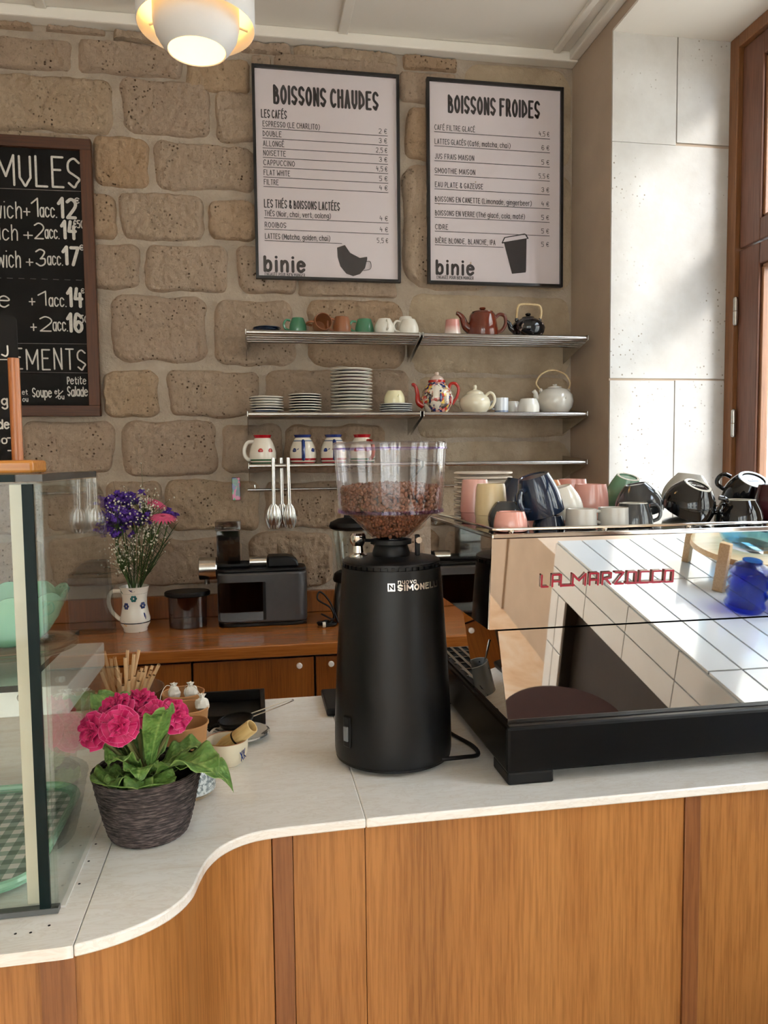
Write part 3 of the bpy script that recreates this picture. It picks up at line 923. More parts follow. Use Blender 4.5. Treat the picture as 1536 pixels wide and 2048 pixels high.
MB().lathe([(0.0185, 0.3945), (0.0185, 0.399), (0.012, 0.403), (0.0105, 0.416), (0.014, 0.422), (0.0165, 0.428), (0.0165, 0.436), (0.013, 0.4405), (0, 0.4415)], 32, (-0.063, 0.015, 0)).build('dosing_knob', POLISH, gr, label='chrome knob')
# badge wrapped around the body
SILV = plain('silver_print', rgb(205, 196, 188), 0.2, 0.9, 0.05, 60)
def wrap(o, r_fn):
    for v in o.data.vertices:
        x, z = v.co.x, v.co.z
        r = r_fn(z)
        a = x / r
        v.co = (r * sin(a), -r * cos(a), z)
rf = lambda z: 0.1015 - (z - 0.30) * 0.08 + 0.0006
for s_, x, z, h, w, th in (('nuova', -0.005, 0.3565, 0.0075, 0.0345, 0.16), ('SIMONELLI', -0.005, 0.3445, 0.0095, 0.092, 0.30)):
    wrap(lettering(s_, 'lettering', SILV, gr, (x, 0, z), (1, 0, 0), (0, 0, 1), h, w, thick=th), rf)
sq = MB().grid(6, 1, lambda u, v: (-0.0245 + 0.0135 * u, 0, 0.343 + 0.0145 * v)).build('emblem', SILV, gr, smooth=0)
wrap(sq, rf)
wrap(lettering('N', 'emblem_letter', BLACKM, gr, (-0.0212, 0, 0.3465), (1, 0, 0), (0, 0, 1), 0.0080, 0.007, thick=0.28), lambda z: rf(z) + 0.0004)
sw = MB().box((-0.0975, -0.0595, 0.075), (0.020, 0.006, 0.060), (0, 0, rad(-58))).build('switch_plate', BLACKP, gr, smooth=0, bevel=0.003)
MB().box((-0.1000, -0.0615, 0.072), (0.011, 0.006, 0.028), (0, 0, rad(-58))).build('switch', plain('grey_plastic', rgb(120, 122, 124), 0.4), sw, smooth=0, bevel=0.001)
cord = catmull([(0.078, -0.082, 0.017), (0.12, -0.078, 0.016), (0.157, -0.055, 0.009), (0.162, 0.0, 0.006), (0.138, 0.07, 0.006), (0.125, 0.14, 0.006)], 6)
MB().tube(cord, 0.0042, 8).build('power_cord', BLACKP, gr)
MB().span((-0.06, 0.09, 0.0006), (0.06, 0.20, 0.012)).build('fork_base', BLACKM, gr, smooth=0, bevel=0.003)
# the beans
def bean_mesh():
    b = MB().ball((0, 0, 0), 1, 8, 5, (0.0060, 0.0044, 0.0034))
    return b
BEANM = plain('roasted_bean', rgb(118, 72, 48), 0.35, 0, 0.35, 90, 0.1)
bm_ = bean_mesh()
allb = MB()
rb = random.Random(3)
def drop(x, y, z):
    e = Euler((rb.uniform(0, 6.28), rb.uniform(0, 6.28), rb.uniform(0, 6.28))).to_matrix().to_4x4()
    allb.add(bm_.v, bm_.f, Matrix.Translation((x, y, z)) @ e)
for i in range(950):      # top layer
    r = 0.093 * math.sqrt(rb.random()); a = rb.uniform(0, 2 * pi)
    drop(r * cos(a), r * sin(a), 0.524 + rb.uniform(-0.005, 0.005) + 0.008 * math.cos(r / 0.093 * 1.5))
for i in range(1000):      # against the clear cylinder
    a = rb.uniform(0, 2 * pi); z = rb.uniform(0.486, 0.528)
    r = 0.0915 + (z - 0.488) * 0.06 - rb.uniform(0, 0.006)
    drop(r * cos(a), r * sin(a), z)
for i in range(900):      # against the funnel
    t = rb.random() ** 0.6; a = rb.uniform(0, 2 * pi)
    r = 0.030 + 0.046 * t - rb.uniform(0, 0.004); z = 0.4335 + 0.0485 * t + 0.002
    drop(r * cos(a), r * sin(a), z)
bo = allb.build('coffee_beans', BEANM, None, smooth=60)
bo.location = gr.location
tag(bo, 'roasted brown coffee beans filling the clear hopper', 'coffee beans', kind='stuff')
core = MB().lathe([(0, 0.4345), (0.026, 0.4345), (0.070, 0.482), (0.084, 0.488), (0.086, 0.520), (0, 0.524)], 40).build('bean_core', plain('bean_core', rgb(60, 36, 24), 0.8), None)
core.parent = bo
core['kind'] = 'stuff'

# ------------------------------------------------------------------ framed menus
FRAMEB = plain('black_frame', rgb(22, 21, 22), 0.3, 0, 0.1, 40)
PAPER = plain('menu_paper', rgb(222, 210, 212), 0.7, 0, 0.01, 8)
INK = plain('dark_ink', rgb(48, 42, 42), 0.7, 0, 0.05, 50)
PGLASS = thin_glass('picture_glass', (0.99, 0.99, 0.99, 1), 0.9, 1.28)
def poster(label, x0, x1, z0, z1):
    t = thing('framed_menu', label, 'framed menu', ((x0 + x1) / 2, 3.265, z0))
    fwid, b = 0.012, 3.272
    for a, c in (((x0, 3.248, z0), (x0 + fwid, b, z1)), ((x1 - fwid, 3.248, z0), (x1, b, z1)), ((x0 + fwid, 3.248, z1 - fwid), (x1 - fwid, b, z1)), ((x0 + fwid, 3.248, z0), (x1 - fwid, b, z0 + fwid))):
        put(MB().span(a, c), 'frame_bar', FRAMEB, t, smooth=0, bevel=0.001)
    put(MB().span((x0 + fwid, 3.262, z0 + fwid), (x1 - fwid, 3.268, z1 - fwid)), 'sheet', PAPER, t, smooth=0)
    put(MB().span((x0 + fwid, 3.2535, z0 + fwid), (x1 - fwid, 3.2555, z1 - fwid)), 'glass', PGLASS, t, smooth=0)
    return t
def line(t, s, q, thick=0.12, right=None, **kw):
    x, z, w, h = q
    if right is not None:
        x = right - w
    return lettering(s, 'lettering', INK, t, Vector((x, 3.2612, z)) - t.location, (1, 0, 0), (0, 0, 1), h, w, thick=thick, **kw)
def rule(t, x0, x1, z):
    put(MB().span((x0, 3.2608, z - 0.0011), (x1, 3.2616, z + 0.0011)), 'rule', INK, t, smooth=0)
RUL_H = 0.0145
p1 = poster('black-framed menu of hot drinks, left of the two on the stone wall', 0.025, 0.645, 2.371, 3.240)
line(p1, 'BOISSONS CHAUDES', (0.1168, 3.0941, 0.435, 0.0687), 0.155, gap=0.5)
line(p1, 'LES CAF\u00c9S', (0.062, 3.0321, 0.1033, 0.0312), 0.13, gap=.45)
xr = (0.5908, 3.26, 2.9292)[0]
rows = [('ESPRESSO (LE CHARLITO)', 116, 256, '2 \u20ac'), ('DOUBLE', 37, 275.5, '3 \u20ac'), ('ALLONG\u00c9', 42, 295, '2,5 \u20ac'), ('NOISETTE', 45, 314, '3 \u20ac'), ('CAPPUCCINO', 63, 333, '4,5 \u20ac'), ('FLAT WHITE', 53, 353, '5 \u20ac'), ('FILTRE', 29, 372, '4 \u20ac'),
        ('TH\u00c9S (Noir, cha\u00ef, vert, oolong)', 136, 435, '4 \u20ac'), ('ROOIBOS', 43, 458, '4 \u20ac'), ('LATTES (Matcha, golden, cha\u00ef)', 134, 481, '5,5 \u20ac')]
za = (0.0631, 3.26, 2.9879); zb = (0.0676, 3.26, 2.53)
pxm = (za[2] - zb[2]) / 225
for s_, w, y, pr in rows:
    z = za[2] - (y - 256) * pxm
    x = za[0] + 0.004
    lettering(s_, 'lettering', INK, p1, Vector((x, 3.2612, z + 0.0085)) - p1.location, (1, 0, 0), (0, 0, 1), 0.021, w * pxm, thick=0.12)
    pw = 0.034 if len(pr) == 3 else 0.047
    lettering(pr, 'lettering', INK, p1, Vector((xr - pw, 3.2612, z + 0.0095)) - p1.location, (1, 0, 0), (0, 0, 1), 0.019, pw, thick=0.12)
    rule(p1, x - 0.003, xr + 0.004 if y < 470 else xr - 0.20, z)
line(p1, 'LES TH\u00c9S & BOISSONS LACT\u00c9ES', (0.0664, 2.6673, 0.3161, 0.0314), 0.13, gap=.45)
line(p1, 'binie', (0.0628, 2.4061, 0.166, 0.0569), 0.22, gap=0.55)
line(p1, 'ENGAG\u00c9E POUR BIEN MANGER', (0.0624, 2.3854, 0.1682, 0.0127), 0.14)
# dark cup drawing
cx, _, cz = (0.4374, 3.26, 2.462)
cup2 = [(-0.068 + 0.0, 0.05), (-0.066, 0.01), (-0.055, -0.028), (-0.03, -0.058), (0.0, -0.068), (0.03, -0.058), (0.052, -0.032), (0.062, 0.005), (0.062, 0.016), (0.03, 0.010), (-0.012, 0.030), (-0.034, 0.062)]
put(MB().add([(cx + a, 3.2611, cz + b_) for a, b_ in cup2], [tuple(range(len(cup2)))]), 'printed_cup', INK, p1, smooth=0)
put(MB().tube(catmull([(cx + 0.052, 3.2609, cz - 0.004), (cx + 0.075, 3.2609, cz - 0.006), (cx + 0.076, 3.2609, cz - 0.034), (cx + 0.045, 3.2609, cz - 0.044)], 6), 0.0065, 6, flat=0.1), 'printed_handle', INK, p1)

p2 = poster('black-framed menu of cold drinks, right of the two on the stone wall', 0.765, 1.387, 2.372, 3.240)
line(p2, 'BOISSONS FROIDES', (0.8655, 3.1068, 0.4102, 0.0672), 0.155, gap=0.5)
rows = [('CAF\u00c9 FILTRE GLAC\u00c9', 80, 263, '4,5 \u20ac'), ('LATTES GLAC\u00c9S (Caf\u00e9, matcha, cha\u00ef)', 152, 291, '6 \u20ac'), ('JUS FRAIS MAISON', 78, 320.5, '5 \u20ac'), ('SMOOTHIE MAISON', 80, 349, '5,5 \u20ac'), ('EAU PLATE & GAZEUSE', 96, 377, '3 \u20ac'),
        ('BOISSONS EN CANETTE (Limonade, gingerbeer)', 196, 406, '4 \u20ac'), ('BOISSONS EN VERRE (Th\u00e9 glac\u00e9, cola, mat\u00e9)', 182, 434, '5 \u20ac'), ('CIDRE', 25, 462, '5 \u20ac'), ('BI\u00c8RE BLONDE, BLANCHE, IPA', 121, 489.5, '5 \u20ac')]
za = (0.7982, 3.26, 3.0188); zb = (0.8062, 3.26, 2.5397)
xr = (1.3237, 3.26, 2.7979)[0]
pxm = (za[2] - zb[2]) / 226.5
for s_, w, y, pr in rows:
    z = za[2] - (y - 263) * pxm
    x = za[0] + 0.004
    lettering(s_, 'lettering', INK, p2, Vector((x, 3.2612, z + 0.009)) - p2.location, (1, 0, 0), (0, 0, 1), 0.021, w * pxm * 1.06, thick=0.12)
    pw = 0.034 if len(pr) == 3 else 0.047
    lettering(pr, 'lettering', INK, p2, Vector((xr - pw, 3.2612, z + 0.011)) - p2.location, (1, 0, 0), (0, 0, 1), 0.019, pw, thick=0.12)
    rule(p2, x - 0.003, xr + 0.004 if y < 480 else x + 0.31, z)
line(p2, 'binie', (0.8076, 2.4165, 0.1657, 0.0548), 0.22, gap=0.55)
line(p2, 'ENGAG\u00c9E POUR BIEN MANGER', (0.8075, 2.395, 0.1658, 0.0132), 0.14)
cx, _, cz = (1.1675, 3.26, 2.504)
def quad(pts, name, mat, yy):
    put(MB().add([(cx + a, yy, cz + b_) for a, b_ in pts], [tuple(range(len(pts)))]), name, mat, p2, smooth=0)
quad([(-0.054, 0.058), (0.052, 0.080), (0.050, -0.06), (0.048, -0.070), (-0.016, -0.078)], 'printed_cup', INK, 3.2611)
quad([(-0.064, 0.056), (-0.052, 0.080), (-0.044, 0.082), (0.042, 0.100), (0.052, 0.096), (0.062, 0.078), (-0.062, 0.052)], 'printed_lid', INK, 3.2610)
quad([(-0.058, 0.058), (-0.048, 0.077), (0.044, 0.095), (0.054, 0.080)], 'printed_lid_face', PAPER, 3.2608)

# ------------------------------------------------------------------ chalkboard
BOARD = plain('blackboard', rgb(17, 15, 14), 0.75, 0, 0.3, 6, spec=0.25)
CHALK = plain('chalk', rgb(205, 200, 192), 0.95, 0, 0.12, 120)
CHFR = wood('chalkboard_frame', rgb(54, 27, 11), rgb(72, 37, 15), rgb(88, 48, 21), rough=0.55, coat=0.0)
CHFRX = wood('chalkboard_rail', rgb(54, 27, 11), rgb(72, 37, 15), rgb(88, 48, 21), axis='x', rough=0.55, coat=0.0)
cbd = thing('chalkboard', 'large chalkboard with a dark wooden frame and handwritten prices on the stone wall', 'chalkboard', (-1.0, 3.27, 1.796))
bx1, bx0, bz0, bz1, bf = -0.617, -1.40, 1.796, 2.897, 0.043
put(MB().span((bx1 - bf, 3.245, bz0 + bf), (bx1, 3.275, bz1 - bf)), 'frame_bar', CHFR, cbd, smooth=0, bevel=0.002)
put(MB().span((bx0, 3.245, bz0 + bf), (bx0 + bf, 3.275, bz1 - bf)), 'frame_bar', CHFR, cbd, smooth=0, bevel=0.002)
put(MB().span((bx0, 3.245, bz0), (bx1, 3.275, bz0 + bf)), 'frame_bar', CHFRX, cbd, smooth=0, bevel=0.002)
put(MB().span((bx0, 3.245, bz1 - bf), (bx1, 3.275, bz1)), 'frame_bar', CHFRX, cbd, smooth=0, bevel=0.002)
put(MB().span((bx0 + bf, 3.262, bz0 + bf), (bx1 - bf, 3.272, bz1 - bf)), 'board', BOARD, cbd, smooth=0)
def chalk(s, q, thick=0.09, **kw):
    x, z, w, h = q
    lettering(s, 'chalk_lettering', CHALK, cbd, Vector((x, 3.2612, z)) - cbd.location, (1, 0, 0), (0, 0, 1), h, w, thick=thick, hand=0.06, **kw)
def chalk_line(a, b, r=0.0022):
    put(MB().tube([(a[0], 3.2612, a[2]), (b[0], 3.2612, b[2])], r, 6, flat=0.2), 'chalk_line', CHALK, cbd)
chalk('MULES', (-0.974, 2.7095, 0.3064, 0.1127), 0.075, gap=0.3)
chalk_line((-1.0408, 3.261, 2.6927), (-0.6552, 3.261, 2.696), 0.003)
for s_, q, th in (
    ('wich', (-0.9943, 2.5812, 0.1023, 0.0634), .08), ('+', (-0.8826, 2.586, 0.0225, 0.0478), .1), ('1', (-0.8524, 2.5912, 0.0226, 0.0719), .08), ('acc.', (-0.8205, 2.5906, 0.0605, 0.052), .1), ('12', (-0.7506, 2.5917, 0.0648, 0.0723), .17), ('\u20ac', (-0.6875, 2.6494, 0.0153, 0.0201), .2),
    ('ich', (-0.9758, 2.4947, 0.0652, 0.0596), .08), ('+', (-0.8863, 2.4961, 0.0319, 0.0439), .1), ('2', (-0.8447, 2.5036, 0.034, 0.06), .09), ('acc.', (-0.805, 2.5071, 0.0512, 0.0481), .1), ('14', (-0.7423, 2.5095, 0.0516, 0.0644), .19), ('\u20ac50', (-0.6949, 2.5527, 0.0364, 0.0282), .16),
    ('wich', (-0.9877, 2.3891, 0.084, 0.0637), .08), ('+', (-0.8812, 2.3906, 0.0245, 0.0441), .1), ('3', (-0.8434, 2.3957, 0.0341, 0.0642), .09), ('acc.', (-0.7996, 2.403, 0.0552, 0.0483), .1), ('17', (-0.7405, 2.4069, 0.0575, 0.0666), .19), ('\u20ac', (-0.6752, 2.4646, 0.0135, 0.0202), .2),
    ('e', (-0.9871, 2.2304, 0.0355, 0.0599), .09), ('+', (-0.8763, 2.235, 0.0208, 0.0442), .1), ('1', (-0.842, 2.2418, 0.0285, 0.0564), .09), ('acc.', (-0.8003, 2.2388, 0.0631, 0.0484), .1), ('14', (-0.7296, 2.2404, 0.0539, 0.0689), .18), ('\u20ac', (-0.6757, 2.2936, 0.0096, 0.0183), .2),
    ('+', (-0.8747, 2.1339, 0.0209, 0.0443), .1), ('2', (-0.8385, 2.1386, 0.0438, 0.0565), .09), ('acc.', (-0.7889, 2.1414, 0.0537, 0.0486), .1), ('16', (-0.7334, 2.1384, 0.054, 0.069), .18), ('50', (-0.6839, 2.1754, 0.029, 0.0285), .16),
    ('EMENTS', (-0.9412, 1.9857, 0.2699, 0.0806), .075), ('Petite', (-0.7433, 1.9271, 0.0717, 0.0285), .12), ('et', (-0.9171, 1.884, 0.019, 0.0182), .16), ('ou', (-0.9164, 1.8559, 0.019, 0.0182), .16), ('Soupe', (-0.8776, 1.8741, 0.0707, 0.0365), .12), ('et', (-0.793, 1.8865, 0.0173, 0.0183), .16), ('ou', (-0.7803, 1.8663, 0.0212, 0.0183), .16), ('/', (-0.7897, 1.8723, 0.027, 0.0265), .14), ('Salade', (-0.7432, 1.8786, 0.0757, 0.0367), .12)):
    chalk(s_, q, th)
chalk_line((-1.0492, 3.261, 2.0875), (-0.6619, 3.261, 2.0894))
chalk_line((-1.0541, 3.261, 1.9748), (-0.6642, 3.261, 1.9722))
chalk_line((-0.9193, 3.261, 1.8759), (-0.8926, 3.261, 1.88), 0.0015)
for i in range(9):
    chalk_line((-1.0 + i * 0.0435, 0, 2.345), (-0.978 + i * 0.0435, 0, 2.3445), 0.0018)

# ------------------------------------------------------------------ wall shelves of steel rods
def shelf(label, x0, x1, z, loc_label=None):
    t = thing('wall_shelf', label, 'wall shelf', ((x0 + x1) / 2, 3.27, z), group='steel rod wall shelves')
    for y in (3.030, 3.085, 3.140, 3.195, 3.250):
        put(MB().cyl((x0 + 0.003, y, z - 0.008), (x1 - 0.003, y, z - 0.008), 0.0095 if y == 3.03 else 0.008, 14), 'rod', CHROME, t)
    for x, s in ((x0, 1), (x1, -1)):
        side = MB().prism([(3.022, z - 0.018), (3.022, z + 0.004), (3.285, z + 0.022), (3.285, z - 0.085)], x - 0.0015, x + 0.0015, 'x')
        b = put(side, 'bracket', CHROME, t, smooth=0, bevel=0.001)
        put(MB().span((min(x, x + s * 0.032), 3.2775, z - 0.105), (max(x, x + s * 0.032), 3.2805, z + 0.022)), 'wall_flange', CHROME, b, smooth=0)
        for zz in (z - 0.09, z + 0.012):
            put(MB().lathe([(0.0055, 0), (0.005, 0.003), (0, 0.004)], 12, (x + s * 0.018, 3.2775, zz), (rad(90), 0, 0)), 'screw', POLISH, b)
    return t
Z1, Z2, Z3 = 2.118, 1.798, 1.593
for z, n in ((Z1, 'top'), (Z2, 'middle'), (Z3, 'lowest')):
    items = {'top': ('carrying the green and brown cups', 'carrying the brown teapot'), 'middle': ('carrying the saucer stacks', 'carrying the red painted teapot'), 'lowest': ('carrying the painted jug mugs', 'standing empty behind the grinder')}[n]
    shelf('%s steel rod wall shelf on the left, %s' % (n, items[0]), -0.022, 0.676, z)
    shelf('%s steel rod wall shelf on the right, %s' % (n, items[1]), 0.690, 1.405, z)
# hanging rails
def hang_rail(label, x0, x1, z):
    t = thing('hanging_rail', label, 'rail', ((x0 + x1) / 2, 3.285, z))
    put(MB().cyl((x0, 3.245, z), (x1, 3.245, z), 0.006, 12), 'rod', CHROME, t)
    for x in (x0 + 0.02, x1 - 0.02):
        put(MB().cyl((x, 3.245, z), (x, 3.292, z), 0.004, 10).span((x - 0.012, 3.276, z - 0.02), (x + 0.012, 3.280, z + 0.02)), 'rail_mount', CHROME, t, smooth=0)
    return t
za_ = (-0.0206, 3.245, 1.4825)[2]
hang_rail('thin steel hanging rail behind the tongs', -0.03, 0.66, za_)
rr_ = hang_rail('thin steel hanging rail behind the stacked saucers', 0.68, 1.40, (1.0898, 3.245, 1.4856)[2])
for x in (1.13, 1.30):
    z = (1.0898, 3.245, 1.4856)[2]
    tag(MB().tube(catmull([(x, 3.245, z + 0.009), (x, 3.236, z + 0.002), (x, 3.240, z - 0.008), (x, 3.238, z - 0.03), (x, 3.228, z - 0.036), (x, 3.222, z - 0.028)], 4), 0.003, 8).build('hook', BLACKM), 'small black hook on the rail, %s' % ('nearer the saucer stack' if x < 1.2 else 'nearer the corner'), 'hook', 'black rail hooks')

# ------------------------------------------------------------------ pendant lamp
LAMPW = plain('lamp_white', rgb(226, 224, 222), 0.45, 0, 0.02, 10)
LX, LY, LZ = -0.112, 1.9, 2.575
pl = thing('pendant_lamp', 'white two-tier pendant lamp glowing warm in the upper left', 'pendant lamp', (LX, LY, LZ))
MB().lathe([(0.136, 0.055), (0.1375, 0.057), (0.1375, 0.20), (0.120, 0.24), (0.06, 0.262), (0.058, 0.260), (0.118, 0.238), (0.1355, 0.199), (0.1355, 0.057), (0.136, 0.055)], 64).build('outer_shade', LAMPW, pl)
MB().lathe([(0.068, 0.0), (0.080, 0.012), (0.095, 0.036), (0.1005, 0.060), (0.1005, 0.105), (0.0985, 0.105), (0.0985, 0.061), (0.0930, 0.038), (0.0780, 0.014), (0.0665, 0.002), (0.068, 0.0)], 64).build('inner_shade', LAMPW, pl)
MB().lathe([(0.0, 0.258), (0.060, 0.262), (0.058, 0.30), (0.02, 0.31), (0, 0.31)], 32).build('canopy_cap', LAMPW, pl)
MB().cyl((0, 0, 0.31), (0, 0, 3.39 - LZ - 0.001), 0.003, 8).build('cord', LAMPW, pl)
MB().lathe([(0.018, 0.26), (0.018, 0.20), (0.015, 0.19), (0, 0.19)], 20).build('socket', LAMPW, pl)
for a in (0.5, 0.5 + 2 * pi / 3, 0.5 + 4 * pi / 3):
    MB().cyl((0.099 * cos(a), 0.099 * sin(a), 0.092), (0.136 * cos(a), 0.136 * sin(a), 0.092), 0.003, 8).build('spacer', LAMPW, pl)
MB().ball((0, 0, 0.125), 0.042, 24, 14).build('bulb', emit('bulb_glow', (1.0, 0.62, 0.20, 1), 6), pl)
ld = bpy.data.lights.new('lamp_light', 'POINT'); ld.energy = 9; ld.color = (1.0, 0.50, 0.14); ld.shadow_soft_size = 0.046
lo = bpy.data.objects.new('lamp_light', ld); COL.objects.link(lo); lo.location = (LX, LY, LZ + 0.125)


# ------------------------------------------------------------------ crockery builders
def settle(t, z):
    """lower or raise a thing so that its lowest point lies at height z"""
    M = Matrix.Translation(t.location) @ t.rotation_euler.to_matrix().to_4x4()
    lo = min((M @ v.co).z for c in t.children for v in c.data.vertices)
    t.location.z += z - lo
    return t

def cup_profile(rt_, rb_, h, bulge, th, inv, foot=0.0):
    out, inn = [], []
    n = 10
    for i in range(n + 1):
        s = i / n
        r = rb_ + (rt_ - rb_) * s + bulge * sin(pi * min(1, s * 1.0)) 
        out.append((r, foot + (h - foot) * s))
    low = []
    if foot:
        low = [(0, foot * 0.6), (rb_ * 0.70, foot * 0.6), (rb_ * 0.74, 0), (rb_ * 0.88, 0), (rb_ * 0.90, foot)]
    else:
        low = [(0, 0.0015), (rb_ * 0.80, 0.0015), (rb_ * 0.84, 0), (rb_ * 0.96, 0.0)]
    for i in range(n, -1, -1):
        r, z = out[i]
        inn.append((max(0.001, r - th), max(z, foot + th * 1.3)))
    inn.append((0, foot + th * 1.3))
    prof = low + out + [(out[-1][0] - th * 0.5, h + th * 0.35)] + inn
    if inv:
        prof = [(r, h - z) for r, z in prof]
    return prof

def cup(name, label, loc, rt_, rb_, h, mat, bulge=0.0, inv=False, rot=(0, 0, 0), handle=None, th=0.003, group=None, cat='cup', foot=0.0, hz=0.5, hs=1.0, footmat=None, rest=None, hmat=None):
    t = thing(name, label, cat, loc, rot, group)
    MB().lathe(cup_profile(rt_, rb_, h, bulge, th, inv, foot), 40).build('body', mat, t, smooth=40)
    if footmat:
        z = h + 0.0006 if inv else -0.0006
        MB().lathe([(rb_ * 0.78, z - 0.001), (rb_ * 0.78, z + 0.0006), (rb_ * 0.95, z + 0.0006), (rb_ * 0.97, z - 0.002)], 40).build('foot_ring', footmat, t, label='white unglazed foot ring')
    if handle is not None:
        rm = rb_ + (rt_ - rb_) * hz + bulge
        zz = h * (1 - hz) if inv else h * hz
        s = h * 0.30 * hs
        e = s * 1.15
        pts = catmull([(rm - 0.002, 0, zz + s), (rm + e * 0.6, 0, zz + s * 1.02), (rm + e, 0, zz + s * 0.25), (rm + e * 0.8, 0, zz - s * 0.55), (rm - 0.001, 0, zz - s * 0.95)], 6)
        q = MB().tube(pts, h * 0.055 + 0.0012, 10, flat=1.0)
        R = Matrix.Rotation(handle, 4, 'Z')
        q.v = [tuple(R @ Vector(p)) for p in q.v]
        q.build('handle', hmat or mat, t)
    if rest is not None:
        settle(t, rest)
    return t

def saucer_mesh(r, h=0.012, th=0.003):
    return MB().lathe([(0, 0.0015), (r * 0.42, 0.0015), (r * 0.46, 0), (r * 0.54, 0), (r * 0.60, 0.003), (r * 0.93, h - 0.003), (r, h - 0.001), (r, h + 0.0012), (r * 0.97, h + 0.002), (r * 0.60, 0.003 + th), (r * 0.45, th + 0.0018), (0, th + 0.0018)], 48)

def C5(q):
    return Vector(q[:3]), q[3], q[4]

GREEN = ceramic('green_glaze', rgb(70, 128, 96)); BROWN = ceramic('brown_clay', rgb(148, 92, 58), 0.5); WHITE = ceramic('white_glaze', rgb(232, 226, 214)); PINK = ceramic('pink_glaze', rgb(222, 160, 148))
CREAM = ceramic('cream_glaze', rgb(232, 222, 196)); NAVY = ceramic('navy_glaze', rgb(22, 36, 58), 0.08); DGREY = ceramic('charcoal_glaze', rgb(58, 60, 62), 0.12); LGREY = ceramic('pale_grey_glaze', rgb(186, 182, 174), 0.25); BLACKG = ceramic('black_glaze', rgb(10, 10, 12), 0.06)
SAND = ceramic('sand_glaze', rgb(205, 182, 140), 0.35); ORANGE = ceramic('orange_glaze', rgb(200, 130, 72), 0.3); TERRA = ceramic('red_brown_glaze', rgb(104, 42, 24), 0.1); SAGE = ceramic('sage_glaze', rgb(104, 148, 118), 0.15); MAROON = ceramic('maroon_glaze', rgb(64, 22, 30), 0.1)
REDG = ceramic('red_glaze', rgb(176, 40, 30), 0.15); BLUEG = ceramic('cobalt_glaze', rgb(32, 52, 116), 0.15); GREY2 = ceramic('grey_rim_glaze', rgb(150, 152, 152), 0.15)
SHY = 3.11    # items stand over the middle rods

# ---- top shelf
def on(q, y=SHY, z=Z1):
    P, w, h = C5(q)
    return (P.x, y, z + 0.0005), w, h
L, w, h = on((0.0588, 3.11, 2.133, 0.1112, 0.0162))
for i, s in enumerate(('lower', 'upper')):
    t = thing('saucer', 'dark navy saucer lying on the top shelf, %s of the two' % s, 'saucer', (L[0] + 0.004 * i, L[1], L[2] + 0.0075 * i), group='dark saucers on the top shelf')
    saucer_mesh(w / 2, 0.014).build('dish', NAVY, t)
L, w, h = on((0.1874, 3.11, 2.1274, 0.0651, 0.0611)); cup('coffee_cup', 'green upside-down cup on the top shelf, left of the brown ones', L, w * .52, w * .36, .064, GREEN, .006, True, (0, 0, 0), rad(195), hs=1.1)
L, w, h = on((0.273, 3.11, 2.1289, 0.0695, 0.0614)); cup('coffee_cup', 'brown clay cup tipped on its side on the top shelf', (L[0], L[1], L[2]), .036, .027, .066, BROWN, .005, False, (rad(78), 0, rad(12)), rad(180), rest=Z1 + .001)
L, w, h = on((0.3675, 3.11, 2.1265, 0.074, 0.0699)); cup('coffee_cup', 'brown clay cup standing upside down on the top shelf', L, .039, .028, .072, BROWN, .004, True, (0, 0, 0), rad(200), hs=1.1)
L, w, h = on((0.461, 3.11, 2.1281, 0.0785, 0.062)); cup('coffee_cup', 'green upside-down cup on the top shelf, between brown and white ones', L, .040, .029, .064, GREEN, .004, True, (0, 0, 0), rad(190), hs=1.1)
L, w, h = on((0.5396, 3.08, 2.1205, 0.0781, 0.0617)); cup('coffee_cup', 'white upside-down cup whose handle faces forward on the top shelf', (L[0], 3.08, L[2]), .038, .026, .062, WHITE, .008, True, (0, 0, 0), rad(-85), hs=1.0)
L, w, h = on((0.6546, 3.2, 2.1699, 0.0729, 0.0901)); cup('coffee_cup', 'white upside-down cup at the back of the top shelf pair', (L[0], 3.205, L[2]), .038, .026, .096, WHITE, .009, True, (0, 0, 0), rad(120))
L, w, h = on((0.6445, 3.09, 2.1219, 0.0788, 0.0664)); cup('coffee_cup', 'white upside-down cup at the front beside the shelf joint', (L[0], 3.09, L[2]), .039, .026, .064, WHITE, .007, True, (0, 0, 0), rad(185), hs=1.2)
def two_tone(name, a, b, lo, hi):
    k = NT(name)
    tc = k.n('ShaderNodeTexCoord'); sp = k.n('ShaderNodeSeparateXYZ'); k.l(tc.outputs['Object'], sp.inputs[0])
    mr = k.n('ShaderNodeMapRange'); mr.inputs['From Min'].default_value = lo; mr.inputs['From Max'].default_value = hi
    k.l(sp.outputs['Z'], mr.inputs['Value'])
    nz = k.noise(tc.outputs['Object'], 40, 3)
    ad = k.n('ShaderNodeMath', operation='MULTIPLY_ADD'); ad.inputs[1].default_value = 0.15
    k.l(nz, ad.inputs[0]); k.l(mr.outputs[0], ad.inputs[2])
    k.set(Base_Color=k.ramp(ad.outputs[0], [(0.25, a), (0.8, b)]), Roughness=0.2, Coat_Weight=0.3)
    return k.m
PINKW = two_tone('pink_white_glaze', rgb(240, 226, 218), rgb(216, 150, 142), 0, 0.06)
L, w, h = on((0.8333, 3.1, 2.1247, 0.0673, 0.0673)); cup('tumbler', 'pink and white small tumbler beside the brown teapot', (L[0], 3.1, L[2]), .036, .028, .068, PINKW, .0, True)

